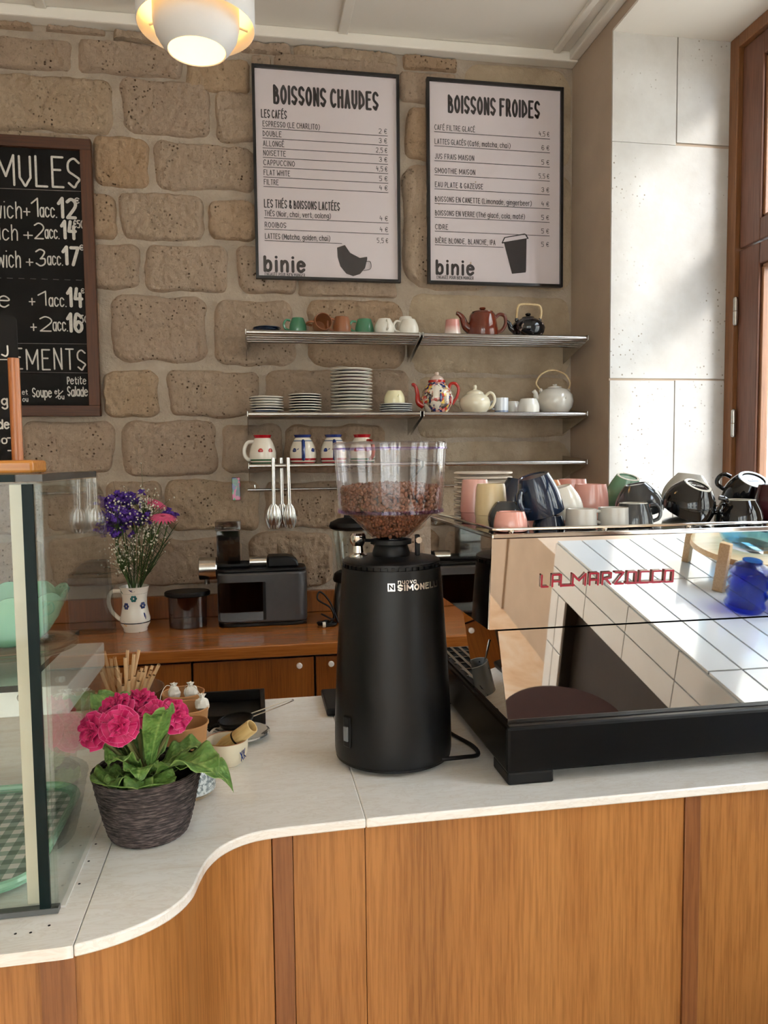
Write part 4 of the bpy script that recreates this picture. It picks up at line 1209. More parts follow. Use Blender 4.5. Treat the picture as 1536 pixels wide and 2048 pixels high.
def teapot(label, loc, prof, mat, spout, spr, handle, hr, lid, lmat=None, smat=None, hmat=None, rotz=0, extra=None):
    t = thing('teapot', label, 'teapot', loc, (0, 0, rotz))
    MB().lathe(prof, 48).build('body', mat, t, smooth=45)
    MB().tube(catmull(spout, 6), spr, 14).build('spout', smat or mat, t, smooth=60)
    if handle:
        MB().tube(catmull(handle, 6), hr, 10).build('handle', hmat or mat, t, smooth=60)
    l = MB().lathe(lid, 36).build('lid', lmat or mat, t, smooth=45)
    return t
# brown teapot (straight-sided)
P = (0.9643, 3.1, 2.1249); bx = P[0]
teapot('glossy red-brown teapot with straight sides on the top shelf', (bx, 3.10, Z1 + .0005),
       [(0, 0), (.066, 0), (.068, .004), (.062, .05), (.055, .088), (.050, .098), (.046, .1), (0, .1)], TERRA,
       [(-.052, 0, .03), (-.074, 0, .045), (-.088, 0, .078), (-.104, 0, .094), (-.114, 0, .096)], [.022, .017, .012, .009, .0075],
       [(.056, 0, .082), (.076, 0, .096), (.098, 0, .088), (.102, 0, .058), (.086, 0, .030), (.062, 0, .020)], .0075,
       [(.044, .1), (.045, .104), (.02, .107), (.008, .108), (.007, .112), (.014, .117), (.012, .122), (0, .124)])
# black teapot with cane handle
CANE = wood('cane', rgb(170, 140, 96), rgb(196, 168, 122), rgb(214, 190, 146), scale=3)
def floral(name, base, cols, scale=60, cov=0.55):
    """brush-like motifs scattered over a glaze"""
    k = NT(name)
    v = k.coord()
    vo = k.n('ShaderNodeTexVoronoi'); vo.inputs['Scale'].default_value = scale
    k.l(v, vo.inputs['Vector'])
    pal = k.ramp(k.n('ShaderNodeSeparateColor').outputs[0], [(0, base), (1, base)])
    sc = [n for n in k.t.nodes if n.type == 'SEPARATE_COLOR'][0]
    k.l(vo.outputs['Color'], sc.inputs[0])
    st = [(i / len(cols), c) for i, c in enumerate(cols)]
    cc = k.ramp(sc.outputs[0], st, 'CONSTANT')
    msk = k.ramp(k.noise(v, scale * 0.35, 4, 0.6, 1.0), [(cov, (0, 0, 0, 1)), (cov + 0.02, (1, 1, 1, 1))])
    k.set(Base_Color=k.mix(base, cc, msk), Roughness=0.12, Coat_Weight=0.3)
    return k.m
P = (1.1664, 3.1, 2.1262)
BLK_DECOR = floral('black_painted_glaze', rgb(12, 13, 18), [rgb(150, 130, 120), rgb(20, 20, 26), rgb(180, 160, 150), rgb(90, 60, 70)], 90, 0.62)
tp = teapot('black round teapot with a pale cane handle on the top shelf', (P[0], 3.10, Z1 + .0005),
       [(0, 0), (.052, 0), (.056, .004), (.068, .022), (.072, .04), (.066, .058), (.048, .074), (.026, .082), (0, .083)], BLK_DECOR,
       [(-.058, 0, .03), (-.076, 0, .040), (-.084, 0, .058), (-.096, 0, .068)], [.016, .012, .009, .007], None, 0,
       [(.028, .081), (.026, .086), (.010, .090), (.007, .092), (.012, .096), (.012, .101), (.006, .104), (0, .104)], BLACKG)
MB().tube(catmull([(-.052, 0, .075), (-.050, 0, .105), (-.044, 0, .130), (-.03, 0, .140), (.03, 0, .140), (.052, 0, .134), (.060, 0, .110), (.054, 0, .078)], 5), .005, 10).build('handle', CANE, tp, label='pale cane handle')
for x in (-.051, .053):
    MB().ball((x, 0, .074), .008, 10, 8, (1, .8, 1.4)).build('handle_lug', BLACKG, tp)

# ---- middle shelf
def rimmed(name, body, rimc):
    """white dish whose outside rim band is coloured"""
    k = NT(name)
    tc = k.n('ShaderNodeTexCoord'); sp = k.n('ShaderNodeSeparateXYZ'); k.l(tc.outputs['Object'], sp.inputs[0])
    mr = k.n('ShaderNodeMapRange'); mr.inputs['From Min'].default_value = 0; mr.inputs['From Max'].default_value = 0.016
    k.l(sp.outputs['Z'], mr.inputs['Value'])
    k.set(Base_Color=k.ramp(mr.outputs[0], [(0, rimc), (0.53, body)], 'CONSTANT'), Roughness=0.12, Coat_Weight=0.2)
    return k.m
WB = rgb(234, 228, 216)
RIMS = {'blue': rimmed('blue_rim', WB, rgb(60, 88, 132)), 'white': rimmed('white_rim', WB, rgb(206, 200, 190)), 'black': rimmed('black_rim', WB, rgb(22, 22, 24)), 'green': rimmed('green_rim', WB, rgb(24, 60, 44)), 'maroon': rimmed('maroon_rim', WB, rgb(84, 16, 30)), 'grey': rimmed('grey_rim', rgb(206, 208, 208), rgb(120, 124, 128))}
def stack(name, n, q, cols, words, y=SHY, z=Z2, step=None, group=None, rest=0.0, cat='saucer'):
    P, w, h = C5(q)
    step = step or h / n
    order = ['bottom', 'second from bottom', 'third from bottom', 'fourth from bottom', 'fifth from bottom', 'sixth from bottom', 'seventh from bottom', 'eighth from bottom', 'ninth from bottom', 'tenth from bottom', 'eleventh from bottom', 'twelfth from bottom', 'thirteenth from bottom']
    meshes = {}
    for i in range(n):
        c = cols[i % len(cols)]
        if c not in meshes:
            meshes[c] = saucer_mesh(w / 2, max(0.010, step * 1.05)).mesh('dish', RIMS[c])
        o_ = 'topmost' if i == n - 1 else order[i]
        t = thing(name, '%s, %s of its stack' % (words, o_), cat, (P.x + random.uniform(-.0015, .0015), y, z + rest + 0.0006 + i * step), (0, 0, random.uniform(0, 6)), group)
        o = bpy.data.objects.new('dish', meshes[c]); COL.objects.link(o); o.parent = t
    return z + rest + n * step
stack('saucer', 6, (0.0555, 3.1, 1.8031, 0.138, 0.0629), ['blue', 'black', 'white', 'white', 'white', 'white'], 'white saucer in the leftmost stack on the middle shelf', group='saucers in the leftmost stack')
stack('saucer', 7, (0.2113, 3.1, 1.8031, 0.1351, 0.0737), ['black', 'green', 'green', 'black', 'black', 'green', 'black'], 'dark-edged saucer in the second stack on the middle shelf', group='saucers in the second stack')
stack('plate', 13, (0.403, 3.1, 1.799, 0.1738, 0.1758), ['white', 'white', 'black', 'black', 'green', 'black', 'black', 'maroon', 'maroon', 'maroon', 'maroon', 'black', 'maroon'], 'white plate with a dark edge in the tall stack', group='plates in the tall stack', cat='plate')
zt_ = stack('saucer', 4, (0.5903, 3.1, 1.7969, 0.1379, 0.0355), ['grey'], 'grey-white saucer under the yellow cup', group='saucers under the yellow cup')
YEL = floral('yellow_flowered_glaze', rgb(236, 228, 188), [rgb(214, 200, 110), rgb(60, 60, 60), rgb(180, 170, 90)], 70, 0.66)
L = (0.5843, 3.1, 1.8322); cup('tea_cup', 'pale yellow flowered cup upside down on grey-white saucers', (L[0], 3.11, zt_ + .004), .043, .030, .054, YEL, .006, True)
# red painted teapot
FIG = floral('figure_painted_glaze', rgb(232, 222, 206), [rgb(196, 60, 50), rgb(214, 150, 140), rgb(40, 50, 110), rgb(150, 132, 110), rgb(228, 190, 90), rgb(80, 66, 60)], 75, 0.48)
REDLID = ceramic('red_white_glaze', rgb(214, 190, 176))
P = (0.7643, 3.1, 1.801)
rp = teapot('tall porcelain teapot painted with figures, red spout and handle, on the middle shelf', (P[0], 3.10, Z2 + .0005),
       [(0, 0), (.044, 0), (.046, .006), (.052, .014), (.066, .040), (.070, .062), (.062, .090), (.046, .112), (.034, .126), (.033, .130), (0, .130)], FIG,
       [(-.058, 0, .032), (-.080, 0, .045), (-.084, 0, .080), (-.090, 0, .106), (-.100, 0, .118), (-.108, 0, .116)], [.016, .012, .009, .0075, .007, .006],
       [(.052, 0, .100), (.060, 0, .122), (.080, 0, .124), (.094, 0, .104), (.088, 0, .072), (.066, 0, .036)], .0065,
       [(.031, .130), (.031, .138), (.026, .148), (.014, .156), (.008, .158), (.010, .164), (.008, .170), (0, .172)], REDLID, REDG, REDG)
MB().lathe([(.0335, .126), (.0365, .128), (.0365, .136), (.0325, .137)], 36).build('neck_band', REDG, rp)
def ang(t):
    return t
for a, z, c, s in ((-1.57, .060, BLUEG, 1.3), (-2.25, .050, NAVY, 1.0), (-0.85, .052, REDG, 1.0)):   # painted robed figures
    r = .0685
    g_ = MB().ball((r * cos(a), r * sin(a), z), .010, 10, 8, (.5, .5, 1.5 * s), (0, 0, a))
    g_.ball((r * .965 * cos(a), r * .965 * sin(a), z + .021 * s), .0045, 8, 6)
    fo = g_.build('painted_figure', c, rp); fo['kind'] = 'stuff'
# cream teapot
P = (0.9304, 3.1, 1.801)
teapot('plain cream round teapot beside the red painted one', (P[0], 3.10, Z2 + .0005),
       [(0, 0), (.046, 0), (.048, .003), (.062, .022), (.067, .042), (.060, .062), (.044, .076), (.036, .080), (0, .080)], CREAM,
       [(-.052, .02, .03), (-.066, .05, .045), (-.06, .07, .062), (-.066, .08, .070)], [.014, .011, .008, .007],
       [(.040, -.02, .070), (.055, -.028, .084), (.070, -.034, .076), (.076, -.036, .052), (.066, -.03, .026), (.05, -.02, .016)], .006,
       [(.038, .079), (.036, .086), (.024, .094), (.010, .098), (.007, .102), (.009, .110), (.006, .118), (0, .119)])
BLUEBAND = rimmed('blue_flower_band', rgb(216, 220, 226), rgb(120, 136, 170))
L = (1.0413, 3.1, 1.8053); cup('tumbler', 'small white straight cup with a blue flowered band', (L[0], 3.08, Z2 + .0005), .029, .029, .062, BLUEBAND, 0, True, handle=rad(160), hs=.9)
L = (1.1279, 3.18, 1.8128); cup('tea_cup', 'plain white cup standing behind the flowered one', (L[0], 3.185, Z2 + .0005), .036, .026, .056, WHITE, .006, True)
L = (1.158, 3.1, 1.8031); WFLOW = floral('white_sprig_glaze', rgb(226, 222, 212), [rgb(70, 80, 60), rgb(120, 130, 90)], 60, 0.68)
cup('tea_cup', 'white cup with a small green sprig beside the cane-handled white teapot', (L[0], 3.07, Z2 + .0005), .045, .034, .058, WFLOW, .006, True)
P = (1.2968, 3.1, 1.8031)
GREYPOT = floral('white_branch_glaze', rgb(206, 200, 188), [rgb(90, 80, 60), rgb(206, 200, 188), rgb(150, 120, 60)], 45, 0.66)
wp = teapot('off-white round teapot with a looped cane handle on the middle shelf', (P[0], 3.12, Z2 + .0005),
       [(0, 0), (.055, 0), (.058, .004), (.074, .024), (.080, .050), (.076, .078), (.058, .100), (.03, .110), (0, .112)], GREYPOT,
       [(-.066, 0, .055), (-.084, 0, .070), (-.088, 0, .085), (-.098, 0, .098)], [.014, .012, .010, .009], None, 0,
       [(.032, .1095), (.030, .114), (.012, .118), (.009, .121), (.010, .126), (0, .128)])
MB().tube(catmull([(-.064, 0, .098), (-.085, 0, .13), (-.062, 0, .168), (-.01, 0, .186), (.045, 0, .170), (.07, 0, .135), (.062, 0, .100)], 6), .0038, 8).build('handle', CANE, wp, label='thin cane loop handle')
for x in (-.063, .062):
    MB().ball((x, 0, .097), .009, 10, 8, (1, .8, 1.3)).build('handle_lug', GREYPOT, wp)

# ---- lowest shelf: painted jug mugs standing upside down
def banded(name, stops):
    k = NT(name)
    tc = k.n('ShaderNodeTexCoord'); sp = k.n('ShaderNodeSeparateXYZ'); k.l(tc.outputs['Object'], sp.inputs[0])
    mr = k.n('ShaderNodeMapRange'); mr.inputs['From Min'].default_value = 0; mr.inputs['From Max'].default_value = 0.12
    k.l(sp.outputs['Z'], mr.inputs['Value'])
    k.set(Base_Color=k.ramp(mr.outputs[0], stops, 'CONSTANT'), Roughness=0.15, Coat_Weight=0.3)
    return k.m
W_ = rgb(232, 222, 206)
RM = banded('red_mug_glaze', [(0, rgb(40, 96, 56)), (.05, W_), (.10, rgb(40, 96, 56)), (.15, W_), (.86, rgb(172, 22, 34))])
BM = banded('blue_mug_glaze', [(0, rgb(176, 30, 40)), (.05, W_), (.10, rgb(176, 30, 40)), (.17, W_), (.74, rgb(60, 90, 130)), (.77, W_), (.87, rgb(34, 50, 110))])
def jug_mug(label, x, y, mat, hcol, hang, motif):
    t = thing('jug_mug', label, 'mug', (x, y, Z3 + .0005), group='painted jug mugs on the lowest shelf')
    prof = [(.047, 0), (.050, .002), (.054, .022), (.054, .045), (.048, .070), (.036, .096), (.031, .103), (.034, .110), (.037, .116), (.035, .116), (.031, .112), (0, .112)]
    inn = [(.047, 0), (.045, .002), (.050, .024), (.050, .045), (.044, .069), (.032, .092), (0, .097)]
    MB().lathe(inn[::-1] + prof, 44).build('body', mat, t, smooth=50)
    R = Matrix.Rotation(hang, 4, 'Z')
    q = MB().tube(catmull([(.036, 0, .090), (.060, 0, .086), (.074, 0, .060), (.072, 0, .034), (.060, 0, .018), (.050, 0, .020)], 6), .0075, 10, flat=1.0)
    q.v = [tuple(R @ Vector(p)) for p in q.v]
    q.build('handle', hcol, t)
    for a in motif[1]:
        r = .0515
        M_ = MB().ball((r * cos(a), r * sin(a), .050), .0105, 12, 8, (.22, 1, 1.15), (0, 0, a))
        if motif[0] == 'fish':
            for s in (-1, 1):
                b_ = a + .30
                M_.box((.0505 * cos(b_), .0505 * sin(b_), .052 + s * .004), (.0025, .011, .0028), (s * .8, 0, b_))
        M_.build('painted_' + motif[0], motif[2], t)['kind'] = 'stuff'
    return t
P = (0.035, 3.1, 1.5968); jug_mug('upside-down white jug mug painted with red strawberries, leftmost on the lowest shelf', P[0], 3.09, RM, WHITE, rad(188), ('strawberry', (-1.75, -0.95), REDG))
P = (0.1973, 3.1, 1.595); jug_mug('upside-down white jug mug with blue fish, beside the strawberry mug', P[0], 3.09, BM, BLUEG, rad(-92), ('fish', (-2.35, -0.75), BLUEG))
P = (0.323, 3.1, 1.5935); jug_mug('upside-down white jug mug with blue fish, half hidden by the grinder hopper', P[0], 3.09, BM, BLUEG, rad(-92), ('fish', (-2.35, -0.75), BLUEG))
P = (0.442, 3.1, 1.5922); jug_mug('upside-down red-rimmed jug mug seen behind the clear hopper', P[0], 3.09, RM, REDG, rad(-60), ('strawberry', (-2.2, -1.3), REDG))

# ---- tongs over the front rod of the lowest shelf, and the small painted card
def tongs(label, x, yb, lean, hw=.019):
    t = thing('serving_tongs', label, 'tongs', (x, yb, 1.345), (0, lean, 0), 'steel serving tongs on the shelf rod')
    for s in (-1, 1):
        pts = [(0, s * .004, .272), (0, s * .0052, .20), (0, s * .0056, .13), (0, s * .006, .085)]
        a = MB().tube(pts, .0068, 10, flat=.35)
        a.build('arm', CHROME, t)
        def head(u, v):
            ang_ = (u - .5) * pi * .9
            wv = hw * sin(pi * (0.12 + .86 * v)) ** .6 + .003
            sc = .0042 * cos(u * pi * 10) * (1 - v) 
            return (sin(ang_) * wv * 1.0, s * (.004 + (.011 + .0016 * cos(u * pi * 12)) * cos(ang_) * sin(pi * (0.1 + .85 * v))), .090 - .092 * (1 - v) - sc * 2)
        MB().grid(40, 8, head).build('scalloped_head', CHROME, t, smooth=60)
    MB().cyl((0, -.008, .268), (0, .008, .268), .0035, 10).build('hinge_pin', CHROME, t)
    return t
tongs('steel serving tongs with scalloped tips, leftmost of three', (0.0709, 3.008, 1.5886)[0], 3.008, rad(.6), .029)
tongs('steel serving tongs with scalloped tips, middle of three', (0.1065, 3.014, 1.5881)[0], 3.0560, rad(0), .022)
tongs('steel serving tongs with scalloped tips, rightmost of three', (0.1347, 3.006, 1.5878)[0], 3.008, rad(-.6), .024)
CARD = floral('painted_card', rgb(30, 70, 84), [rgb(40, 110, 90), rgb(190, 70, 120), rgb(30, 60, 120), rgb(60, 140, 90)], 60, 0.45)
x, _, z = (-0.0781, 3.25, 1.4408)
tag(MB().span((x - .017, 3.226, z), (x + .017, 3.242, z + .096)).build('painted_card', CARD, smooth=0, bevel=.002), 'small upright teal and pink painted card at the end of the rail', 'card')
x, _, z = (-0.0781, 3.25, 1.4408)


# ------------------------------------------------------------------ cups on the espresso machine
TZ = 1.4752
def top_cup(label, q, rt_, rb_, h, mat, y, rest=TZ, **kw):
    P, w, hh = C5(q)
    return cup(kw.pop('name', 'coffee_cup'), label, (P.x, y, rest + .001), rt_, rb_, h, mat, rest=rest + .0005, group='cups drying on the espresso machine', **kw)
PINK2 = two_tone('pink_band_glaze', rgb(196, 132, 124), rgb(218, 164, 152), 0, 0.08)
def saucer_stack(px, n, y):
    P, w, h = C5(px)
    me = MB().lathe([(0, .0015), (w * .30, .0015), (w * .42, .002), (w * .5, .0055), (w * .5, .0085), (w * .47, .0095), (w * .36, .006), (0, .0055)], 48).mesh('dish', plain('stoneware_saucer', rgb(226, 212, 196), 0.3))
    names = ['bottom', 'second from bottom', 'third from bottom', 'fourth from bottom', 'fifth from bottom', 'fifth from top', 'fourth from top', 'third from top', 'second from top', 'topmost']
    for i in range(n):
        t = thing('saucer', 'cream stoneware saucer on the espresso machine, %s of its stack' % names[i], 'saucer', (P.x + random.uniform(-.001, .001), y, TZ + .0006 + i * .0099), group='saucers stacked on the espresso machine')
        o = bpy.data.objects.new('dish', me); COL.objects.link(o); o.parent = t
saucer_stack((0.4901, 1.575, 1.4631, 0.1269, 0.0875), 10, 1.575)
def tall_cup(label, q, y, r, h, mat):
    """two straight cups nested, upside down: the lower one shows as a narrower foot band"""
    P, w, hh = C5(q)
    t = thing('tumbler', label, 'cup', (P.x, y, TZ + .0006), group='cups drying on the espresso machine')
    MB().lathe([(r * .93, 0), (r * .97, .001), (r * .99, .018), (r * 1.0, .020), (r * 1.04, .021), (r * 1.04, .026), (r * .92, h - .006), (r * .86, h), (r * .78, h), (r * .74, h - .002), (0, h - .002)], 44).build('body', mat, t)
    return t
tall_cup('tall pink cup upside down in front of the stacked saucers', (0.4345, 1.45, 1.4612, 0.0533, 0.0855), 1.45, .0285, .085, PINK2)
tall_cup('tall sand-coloured cup upside down beside the tall pink one', (0.4389, 1.36, 1.4662, 0.0587, 0.0758), 1.36, .0295, .079, SAND)
top_cup('small pink cup upside down at the front left corner of the machine', (0.4382, 1.248, 1.4675, 0.0576, 0.0323), .0295, .024, .033, PINK, 1.248, inv=True, bulge=.002)
top_cup('round charcoal cup behind the small pink one', (0.4533, 1.31, 1.4611, 0.055, 0.0458), .031, .018, .046, DGREY, 1.315, inv=True, bulge=.008)
top_cup('navy cup tilted behind the sand-coloured one', (0.5242, 1.49, 1.4637, 0.0521, 0.0625), .034, .025, .075, NAVY, 1.49, inv=True, rot=(0, rad(14), 0), bulge=.004)
top_cup('small navy cup lying under the large tilted navy cup', (0.5303, 1.3, 1.4627, 0.0441, 0.0184), .030, .024, .020, NAVY, 1.30, inv=True)
top_cup('large navy cup leaning to the left on the machine', (0.5246, 1.31, 1.4674, 0.0739, 0.0739), .040, .028, .073, NAVY, 1.315, rest=TZ + .012, inv=True, rot=(rad(4), rad(-17), 0), bulge=.004, handle=rad(215), hs=.9)
top_cup('pink cup standing at the back behind the navy cups', (0.5825, 1.58, 1.4659, 0.0576, 0.0554), .031, .026, .080, PINK, 1.585, inv=True, bulge=.003)
top_cup('orange-brown cup at the back between navy and white cups', (0.638, 1.55, 1.4668, 0.0459, 0.0656), .030, .018, .078, ORANGE, 1.56, inv=True, bulge=.010)
top_cup('white cup leaning left behind the pale grey cups', (0.6088, 1.4, 1.459, 0.0596, 0.0655), .036, .024, .060, WHITE, 1.405, inv=True, rot=(0, rad(-16), 0), bulge=.006)
top_cup('wide pink cup at the back nearest the corner wall', (0.7034, 1.585, 1.457, 0.063, 0.0675), .034, .030, .078, PINK, 1.59, inv=True, bulge=.002)
top_cup('wide pink cup in front of another pink one on the machine', (0.6936, 1.47, 1.461, 0.0755, 0.0629), .037, .032, .070, PINK, 1.475, inv=True, bulge=.002)
top_cup('pale grey straight cup, left of the two at the tray edge', (0.5755, 1.26, 1.4661, 0.0556, 0.0323), .0285, .0265, .034, LGREY, 1.262, inv=True)
top_cup('pale grey straight cup with its handle to the left', (0.6385, 1.265, 1.4648, 0.0544, 0.0327), .0275, .0265, .035, LGREY, 1.265, inv=True, handle=rad(184), hs=1.0)
top_cup('sage green cup leaning back with its foot showing', (0.7964, 1.55, 1.463, 0.06, 0.0667), .036, .025, .075, SAGE, 1.55, inv=True, rot=(rad(20), rad(6), 0), bulge=.006, footmat=WHITE)
top_cup('charcoal wide cup leaning left behind a smaller charcoal cup', (0.788, 1.43, 1.464, 0.097, 0.0681), .046, .022, .062, DGREY, 1.44, inv=True, rot=(0, rad(-12), 0), bulge=.012)
top_cup('charcoal cup upside down with a pale foot and handle to the right', (0.6883, 1.285, 1.4634, 0.0667, 0.0389), .036, .026, .040, DGREY, 1.285, inv=True, bulge=.002, footmat=WHITE, handle=rad(-8), hs=1.3)
top_cup('pale grey wide bowl cup leaning at the back', (0.9302, 1.5, 1.469, 0.1138, 0.0766), .047, .026, .080, LGREY, 1.51, inv=True, rot=(0, rad(9), 0), bulge=.014)
top_cup('black wide cup leaning with its white foot showing, handle to the right', (0.8138, 1.315, 1.465, 0.0998, 0.0672), .047, .026, .055, BLACKG, 1.315, rest=TZ + .001, inv=True, rot=(rad(26), rad(10), 0), bulge=.009, footmat=WHITE, handle=rad(-20), hs=1.0)
top_cup('black cup standing flat at the tray edge with a white foot line', (0.9157, 1.3, 1.4626, 0.0904, 0.0423), .044, .031, .041, BLACKG, 1.302, inv=True, bulge=.003, footmat=WHITE, handle=rad(200), hs=1.0)
top_cup('black cup on top of the others with its white foot ring facing forward', (1.0438, 1.47, 1.4957, 0.1021, 0.0543), .047, .031, .060, BLACKG, 1.47, rest=TZ, inv=True, rot=(rad(34), 0, 0), bulge=.006, footmat=WHITE, handle=rad(140))
top_cup('dark maroon cup at the right end of the tray', (1.0135, 1.33, 1.4594, 0.0595, 0.0695), .034, .026, .068, MAROON, 1.335, inv=True, bulge=.004)
# maker's marks on the two black feet
for o in list(COL.objects):
    if o.type == 'EMPTY' and o.get('label', '').startswith(('black cup on top', 'black wide cup')):
        hh = .060 if 'on top' in o['label'] else .055
        lettering('acme', 'foot_mark', WHITE, o, (-.011, -.003, hh - .0006), (1, 0, 0), (0, 1, 0), .008, .022, thick=.14)

# ------------------------------------------------------------------ things on the back worktop
BZ = .9405
SMOKE = thin_glass('smoked_plastic', (0.58, 0.55, 0.54, 1), 1.0, 1.5, 0.02)
CLEARG = thin_glass('clear_glass', (0.93, 0.95, 0.94, 1), 1.0, 1.5)
JBODY = plain('graphite_shell', rgb(74, 72, 72), 0.35, 0.3, 0.06, 40)
def rrect(x0, x1, y0, y1, r, n=6):
    out = []
    for cx_, cy_, a in ((x1 - r, y1 - r, 0), (x0 + r, y1 - r, pi / 2), (x0 + r, y0 + r, pi), (x1 - r, y0 + r, 1.5 * pi)):
        out += [(cx_ + r * cos(a + pi / 2 * i / n), cy_ + r * sin(a + pi / 2 * i / n)) for i in range(n + 1)]
    return out
jx = 0.022
j = thing('juicer', 'dark graphite slow juicer with a smoked chute on the back worktop', 'juicer', (jx, 3.10, BZ))
MB().prism(rrect(-.178, .178, -.075, .085, .045), 0, .014).build('base', BLACKP, j, bevel=.003)
MB().prism(rrect(-.180, .180, -.080, .090, .05), .0145, .218).build('body', JBODY, j, bevel=.008)
MB().prism(rrect(-.178, .178, -.072, .082, .045), .2185, .232).build('shoulder', BLACKP, j, bevel=.004)
# rounded motor hump
MB().prism([(x_, z_ + .2325) for x_, z_ in ((.02, .0), (.02, .038), (.03, .045), (.10, .045), (.125, .039), (.142, .025), (.150, .0))], -.045, .055, 'y').build('motor_cover', BLACKP, j, smooth=40, bevel=.008)
MB().cyl((-.05, 0, .252), (.018, 0, .252), .0235, 28).build('steel_sleeve', CHROME, j)
MB().cyl((-.182, .0, .242), (-.05, .0, .242), .018, 20).build('screw_housing', BLACKP, j)
MB().lathe([(0, 0), (.043, 0), (.046, .003), (.046, .068), (.043, .072), (0, .072)], 36, (-.252, 0, .232), (0, rad(90), 0)).build('front_cap', CHROME, j, label='brushed steel end cap')
MB().lathe([(.012, 0), (.010, .03), (0, .03)], 16, (-.222, -.0, .168)).build('juice_spout', SMOKE, j)
ch = MB()
for a, b in (((-.178, -.042), (-.175, .042)), ((-.089, -.042), (-.086, .042)), ((-.175, -.042), (-.089, -.039)), ((-.175, .039), (-.089, .042))):
    ch.span((a[0], a[1], .252), (b[0], b[1], .385))
ch.build('chute', SMOKE, j, smooth=0)
MB().span((-.172, -.036, .345), (-.092, .036, .385)).build('pusher', plain('dark_smoked', rgb(40, 38, 40), .3), j, smooth=0, bevel=.003)
MB().span((-.183, -.047, .386), (-.081, .047, .425)).build('feed_tray', SMOKE, j, smooth=0, bevel=.003)
MB().prism(rrect(-.176, .008, .028, .182, .012), -.0835, -.0805, 'y').build('front_window', SMOKE, j, smooth=0)
MB().prism(rrect(.0, .012, .028, .182, .005), -.0845, -.0800, 'y').build('window_edge', BLACKP, j, smooth=0)
MB().prism(rrect(-.168, .0, .032, .178, .010), -.0800, -.0795, 'y').build('window_recess', plain('juice_tank', rgb(62, 54, 50), .5), j, smooth=0)

c = thing('storage_jar', 'smoked plastic container with a black lid beside the juicer', 'container', (-.277, 3.08, BZ))
MB().lathe([(0, 0), (.068, 0), (.074, .004), (.078, .128), (.076, .128), (.072, .006), (0, .004)], 40, sy=.72).build('body', thin_glass('pale_smoked_plastic', (.74, .70, .70, 1), 1.0, 1.5, .02), c)
MB().lathe([(0, .128), (.086, .128), (.090, .132), (.090, .143), (.086, .147), (0, .149)], 40, sy=.74).build('lid', BLACKP, c)

# jug blender partly hidden by the grinder
bl = thing('jug_blender', 'glass jug blender with a black lid behind the grinder', 'blender', (.392, 3.06, BZ))
MB().lathe([(0, 0), (.085, 0), (.088, .004), (.082, .10), (.070, .165), (0, .165)], 40).build('motor_base', CHROME, bl)
MB().lathe([(0, .166), (.080, .166), (.083, .175), (.078, .196), (.066, .206), (0, .206)], 40).build('jug_collar', BLACKP, bl)
MB().lathe([(.062, .207), (.068, .23), (.086, .385), (.083, .385), (.065, .232), (.05, .211), (0, .211)], 48, wob=lambda t, z: 1 + .012 * cos(6 * t)).build('jug', CLEARG, bl)
MB().lathe([(.075, .378), (.093, .386), (.096, .394), (.090, .41), (.06, .424), (.035, .428), (.033, .44), (0, .442)], 44).build('lid', BLACKP, bl)
MB().tube(catmull([(.083, 0, .37), (.125, 0, .365), (.130, 0, .30), (.10, 0, .25), (.07, 0, .245)], 6), .010, 10).build('handle', BLACKP, bl)
# coiled mains lead
P = (0.2707, 2.925, 0.943)
co = []
for i in range(90):
    t_ = i / 90
    a = t_ * 2 * pi * 3.2
    co.append((P[0] + .035 * cos(a) * (1 - .3 * t_) + .008 * sin(a * 2.3), P[1] + .045 + .03 * sin(a), .946 + .004 * (i % 11) / 11 + .010 * t_))
lead = catmull([(P[0] + .05, P[1] + .06, .95), (P[0] + .02, P[1] + .08, 1.03), (P[0] - .02, P[1] + .08, 1.075), (P[0] - .03, P[1] + .07, 1.045), (P[0] + .02, P[1] + .06, 1.01), (P[0] + .03, P[1] + .06, .965), (P[0] - .02, P[1] + .05, .99)], 8)
cl = thing('power_lead', 'black mains lead coiled with a pale tie beside the juicer', 'power lead', (P[0], P[1], .9405))
put(MB().tube(co, .0042, 8), 'coil', BLACKP, cl); put(MB().tube(lead, .0035, 8), 'loop', BLACKP, cl)
put(MB().lathe([(.011, -.006), (.012, 0), (.011, .006), (.009, .006), (.009, -.006), (.011, -.006)], 14, (P[0] - .012, P[1] + .016, .953), (0, rad(90), 0)), 'cable_tie', WHITE, cl)

# ------------------------------------------------------------------ painted vase and bouquet
vx, vy = -.478, 3.06
VASE = floral('majolica_glaze', rgb(236, 230, 220), [rgb(30, 40, 100), rgb(20, 90, 90), rgb(220, 170, 50), rgb(30, 40, 100), rgb(30, 110, 80)], 34, 0.60)
v_ = thing('vase', 'white jug vase painted with blue, green and yellow flowers on the back worktop', 'vase', (vx, vy, BZ))
MB().lathe([(0, 0), (.044, 0), (.046, .004), (.046, .012), (.056, .030), (.058, .050), (.052, .075), (.047, .105), (.047, .135), (.054, .168), (.057, .178), (.054, .178), (.050, .166), (.043, .135), (.043, .10), (0, .02)], 44).build('body', VASE, v_, smooth=50)
MB().lathe([(.0575, .036), (.0585, .038), (.0575, .040), (.0565, .038), (.0575, .036)], 44).build('painted_ring', NAVY, v_)
MB().lathe([(.0475, .150), (.0507, .152), (.0507, .155), (.0475, .156)], 44).build('painted_ring', NAVY, v_)
hp = catmull([(-.046, 0, .160), (-.085, 0, .158), (-.098, 0, .125), (-.090, 0, .085), (-.066, 0, .055), (-.052, 0, .045)], 7)
MB().tube(hp, .008, 10).build('handle', WHITE, v_)
